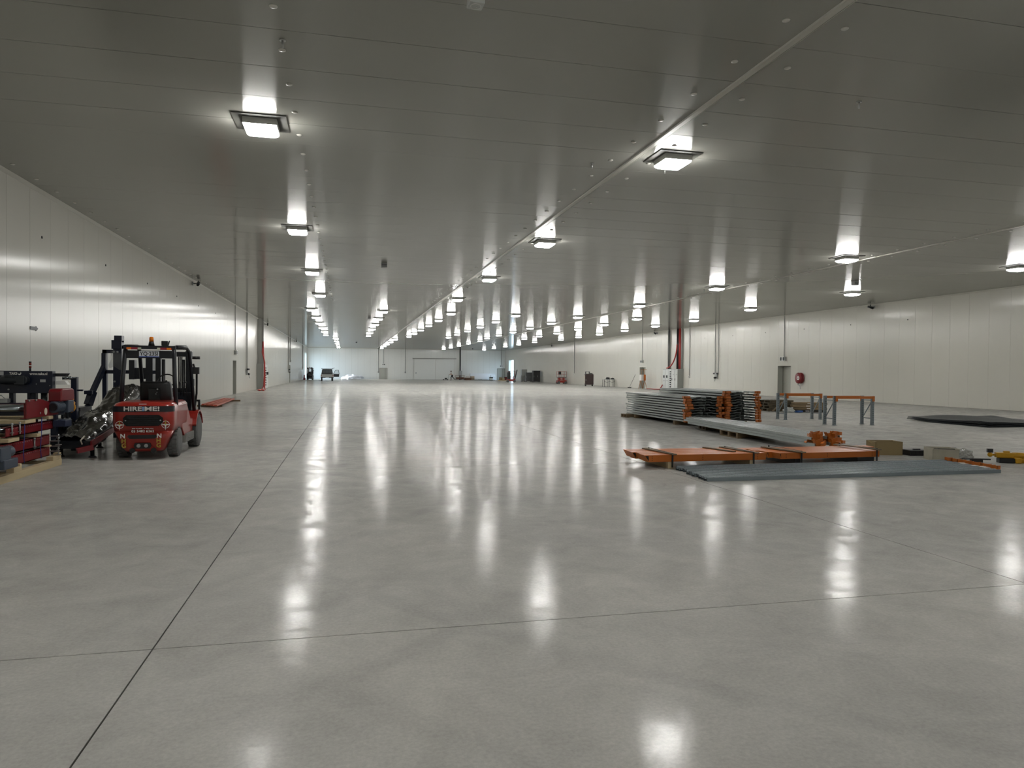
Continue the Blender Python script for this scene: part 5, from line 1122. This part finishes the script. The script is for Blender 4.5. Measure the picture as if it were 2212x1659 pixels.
# red access platforms
def scissor_lift(label, x, y, rz, boom=False):
    t = thing('access_platform', label, 'lift', (x, y, 0), rz, 'red access platforms')
    MB().bb(-0.65, 0.65, -0.35, 0.35, 0.18, 0.50).build('chassis', M_RED, t, 0.02)
    for a in (-0.5, 0.5):
        for b in (-0.34, 0.34): MB().cyl((a, b-0.06, 0.19), (a, b+0.06, 0.19), 0.19, n=16).build('wheel', M_RUBBER, t)
    sc = MB()
    for k in range(3):
        for b in (-0.25, 0.25): sc.bar((-0.5, b, 0.52+0.12*k), (0.5, b, 0.62+0.12*k), 0.05, 0.05).bar((-0.5, b+0.05, 0.62+0.12*k), (0.5, b+0.05, 0.52+0.12*k), 0.05, 0.05)
    sc.build('scissor_arms', M_RED, t)
    MB().bb(-0.62, 0.62, -0.34, 0.34, 0.90, 0.98).build('platform', M_STEELD, t)
    g = MB()
    for zz in (1.35, 1.75): g.tube([(-0.6, -0.33, zz), (0.6, -0.33, zz), (0.6, 0.33, zz), (-0.6, 0.33, zz)], 0.022, 6, True)
    for a in (-0.6, -0.2, 0.2, 0.6):
        for b in (-0.33, 0.33): g.cyl((a, b, 0.98), (a, b, 1.76), 0.02, n=6)
    g.build('guard_rail', M_RED, t); MB().bb(-0.5, -0.2, -0.36, -0.1, 1.3, 1.72).build('control_box', M_BLACK, t, 0.02)
    if boom:
        MB().bar((0.62, 0.1, 0.5), (0.95, 0.1, 1.95), 0.12, 0.14).build('boom', M_STEELD, t); MB().bb(-0.62, -0.15, -0.4, 0.3, 0.5, 1.55).build('motor_cover', M_BLACK, t, 0.04)
    return t
scissor_lift('red access platform with dark raised boom, in front of corner door', 24.75, 106.0, R(-5), True)
scissor_lift('red access platform with guard rail standing by right wall panels', 29.35, 94.6, R(4))
# dark cabinets, racks and the brown cabinet
def cabinet(name, label, loc, rz, sx, sy, sz, m, panels=2, feet=0.12, top=None):
    t = thing(name, label, 'cabinet', loc, rz); MB().bb(-sx/2, sx/2, -sy/2, sy/2, feet, sz).build('body', m, t, 0.015)
    for k in range(panels): MB().bb(-sx/2+sx*k/panels+0.03, -sx/2+sx*(k+1)/panels-0.03, -sy/2-0.02, -sy/2, feet+0.05, sz-0.05).build('door', m, t, 0.006)
    for a in (-1, 1):
        for b in (-1, 1): MB().cyl((a*(sx/2-0.1), b*(sy/2-0.1), 0), (a*(sx/2-0.1), b*(sy/2-0.1), feet), 0.05, n=10).build('foot', M_BLACK, t)
    for k in range(panels): MB().bb(-sx/2+sx*k/panels+0.08, -sx/2+sx*k/panels+0.11, -sy/2-0.04, -sy/2-0.02, sz*0.45, sz*0.6).build('handle', M_ZINC, t)
    return t
cabinet('metal_cabinet', 'tall black metal cabinet by the far right wall', (29.35, 108.2, 0), 0, 1.1, 0.9, 1.85, M_BLACK, 2)
cabinet('metal_cabinet', 'grey wrapped machine cabinet left of the tall black one', (28.75, 110.6, 0), 0, 1.1, 0.9, 1.55, mat('cab_grey', '#56585a', 0.5), 2)
cabinet('metal_cabinet', 'light grey slatted machine unit behind the grey wrapped cabinet', (28.7, 113.6, 0), 0, 0.9, 0.8, 2.05, mat('cab_light', '#8f9190', 0.45), 3)
for k, (x_, y_, lab) in enumerate(((28.0, 112.2, 'upright gas-bottle shaped drum left of grey cabinets, left one'), (28.45, 112.0, 'upright gas-bottle shaped drum left of grey cabinets, right one'))):
    tag(MB().lathe([(0.17, 0), (0.18, 0.04), (0.18, 0.85), (0.12, 1.0), (0.05, 1.05), (0.05, 1.15), (0.001, 1.16)], (x_, y_, 0), 'z', 18).build('drum', mat('drum_grey', '#7b7d7c', 0.5)), lab, 'drum')
bcb = cabinet('rolling_cabinet', 'dark brown cabinet on castors with cream side, before right wall', (28.15, 79.7, 0), R(-12), 1.0, 0.8, 1.42, mat('cabinet_brown', '#2a1512', 0.45), 1, 0.18)
MB().bb(-0.56, -0.50, -0.36, 0.36, 0.3, 1.3).build('side_cover', mat('cabinet_cream', '#b5ada0', 0.5), bcb)
MB().bb(-0.45, 0.05, -0.3, 0.2, 1.42, 1.46).bb(-0.45, -0.38, -0.3, 0.2, 1.46, 1.72).bb(-0.02, 0.05, -0.3, 0.2, 1.46, 1.72).bb(-0.45, 0.05, -0.3, 0.2, 1.68, 1.74).build('top_frame', M_BLACK, bcb)
crumple('folded_cover', (28.4, 79.7, 1.425), (0.4, 0.35, 0.16), M_BLACK, 'dark folded cover lying on the brown cabinet', 'cover', 6)
tb = thing('work_table', 'light metal work table with clutter standing by right wall', 'table', (29.35, 76.3, 0), R(-4))
MB().bb(-0.65, 0.65, -0.35, 0.35, 0.83, 0.86).build('top', M_ZINC, tb)
for a in (-0.62, 0, 0.62): MB().cyl((a, -0.32, 0), (a, -0.32, 0.83), 0.022, n=8).build('leg', M_STEELD, tb); MB().cyl((a, 0.32, 0), (a, 0.32, 0.83), 0.022, n=8).build('leg', M_STEELD, tb)
MB().tube([(-0.62, -0.32, 0.62), (-0.3, -0.32, 0.5), (0.0, -0.32, 0.62), (0.3, -0.32, 0.5), (0.62, -0.32, 0.62)], 0.016, 6).build('brace', M_STEELD, tb)
for k, (dx, dims, lab) in enumerate(((-0.1, (0.5, 0.35, 0.3), 'dark heap of tools on the work table, left'), (0.42, (0.4, 0.35, 0.2), 'dark low heap of tools on the work table, right'))):
    crumple('tool_heap', (29.35+dx, 76.3, 0.862), dims, M_STEELD, lab, 'tools', 9+k)
brm = thing('broom', 'broom leaning on the right wall beside a door', 'broom', (29.55, 70.6, 0))
MB().cyl((0.0, 0.05, 0.08), (0.58, -0.15, 1.45), 0.016, n=8).build('handle', M_STEELD, brm); MB().bb(-0.2, 0.2, -0.0, 0.1, 0.0, 0.09).build('head', M_BLACK, brm, 0.01)
so = thing('site_power_board', 'orange and white temporary power board on tall legs before a door', 'power board', (29.55, 67.2, 0), R(20))
MB().bb(-0.02, 0.30, -0.14, 0.14, 0.85, 1.45).build('orange_box', M_ORANGE, so, 0.015); MB().bb(-0.34, -0.02, -0.15, 0.14, 0.85, 1.45).build('white_door', M_WHITE, so, 0.012)
for a in (-0.28, 0.28):
    MB().tube([(a*1.05, -0.3, 0.02), (a, 0, 0.9), (a*0.5, 0, 1.98)], 0.022, 6).build('leg', mat('frame_orange', '#b0703a', 0.45), so); MB().tube([(a, 0.3, 0.02), (a*0.98, 0, 0.9)], 0.022, 6).build('leg', mat('frame_orange', '#b0703a', 0.45), so)
MB().bar((-0.3, 0, 1.96), (0.55, 0, 1.98), 0.035).build('cross_arm', mat('frame_orange', '#b0703a', 0.45), so)

for o_ in bpy.data.objects:
    if o_.name.split('.')[0] in ('slot_row', 'bolt_row', 'bolt_hole', 'grille_bar', 'cooling_fin', 'grille_bolt', 'bolt_head', 'seat_button'): o_['kind'] = 'stuff'
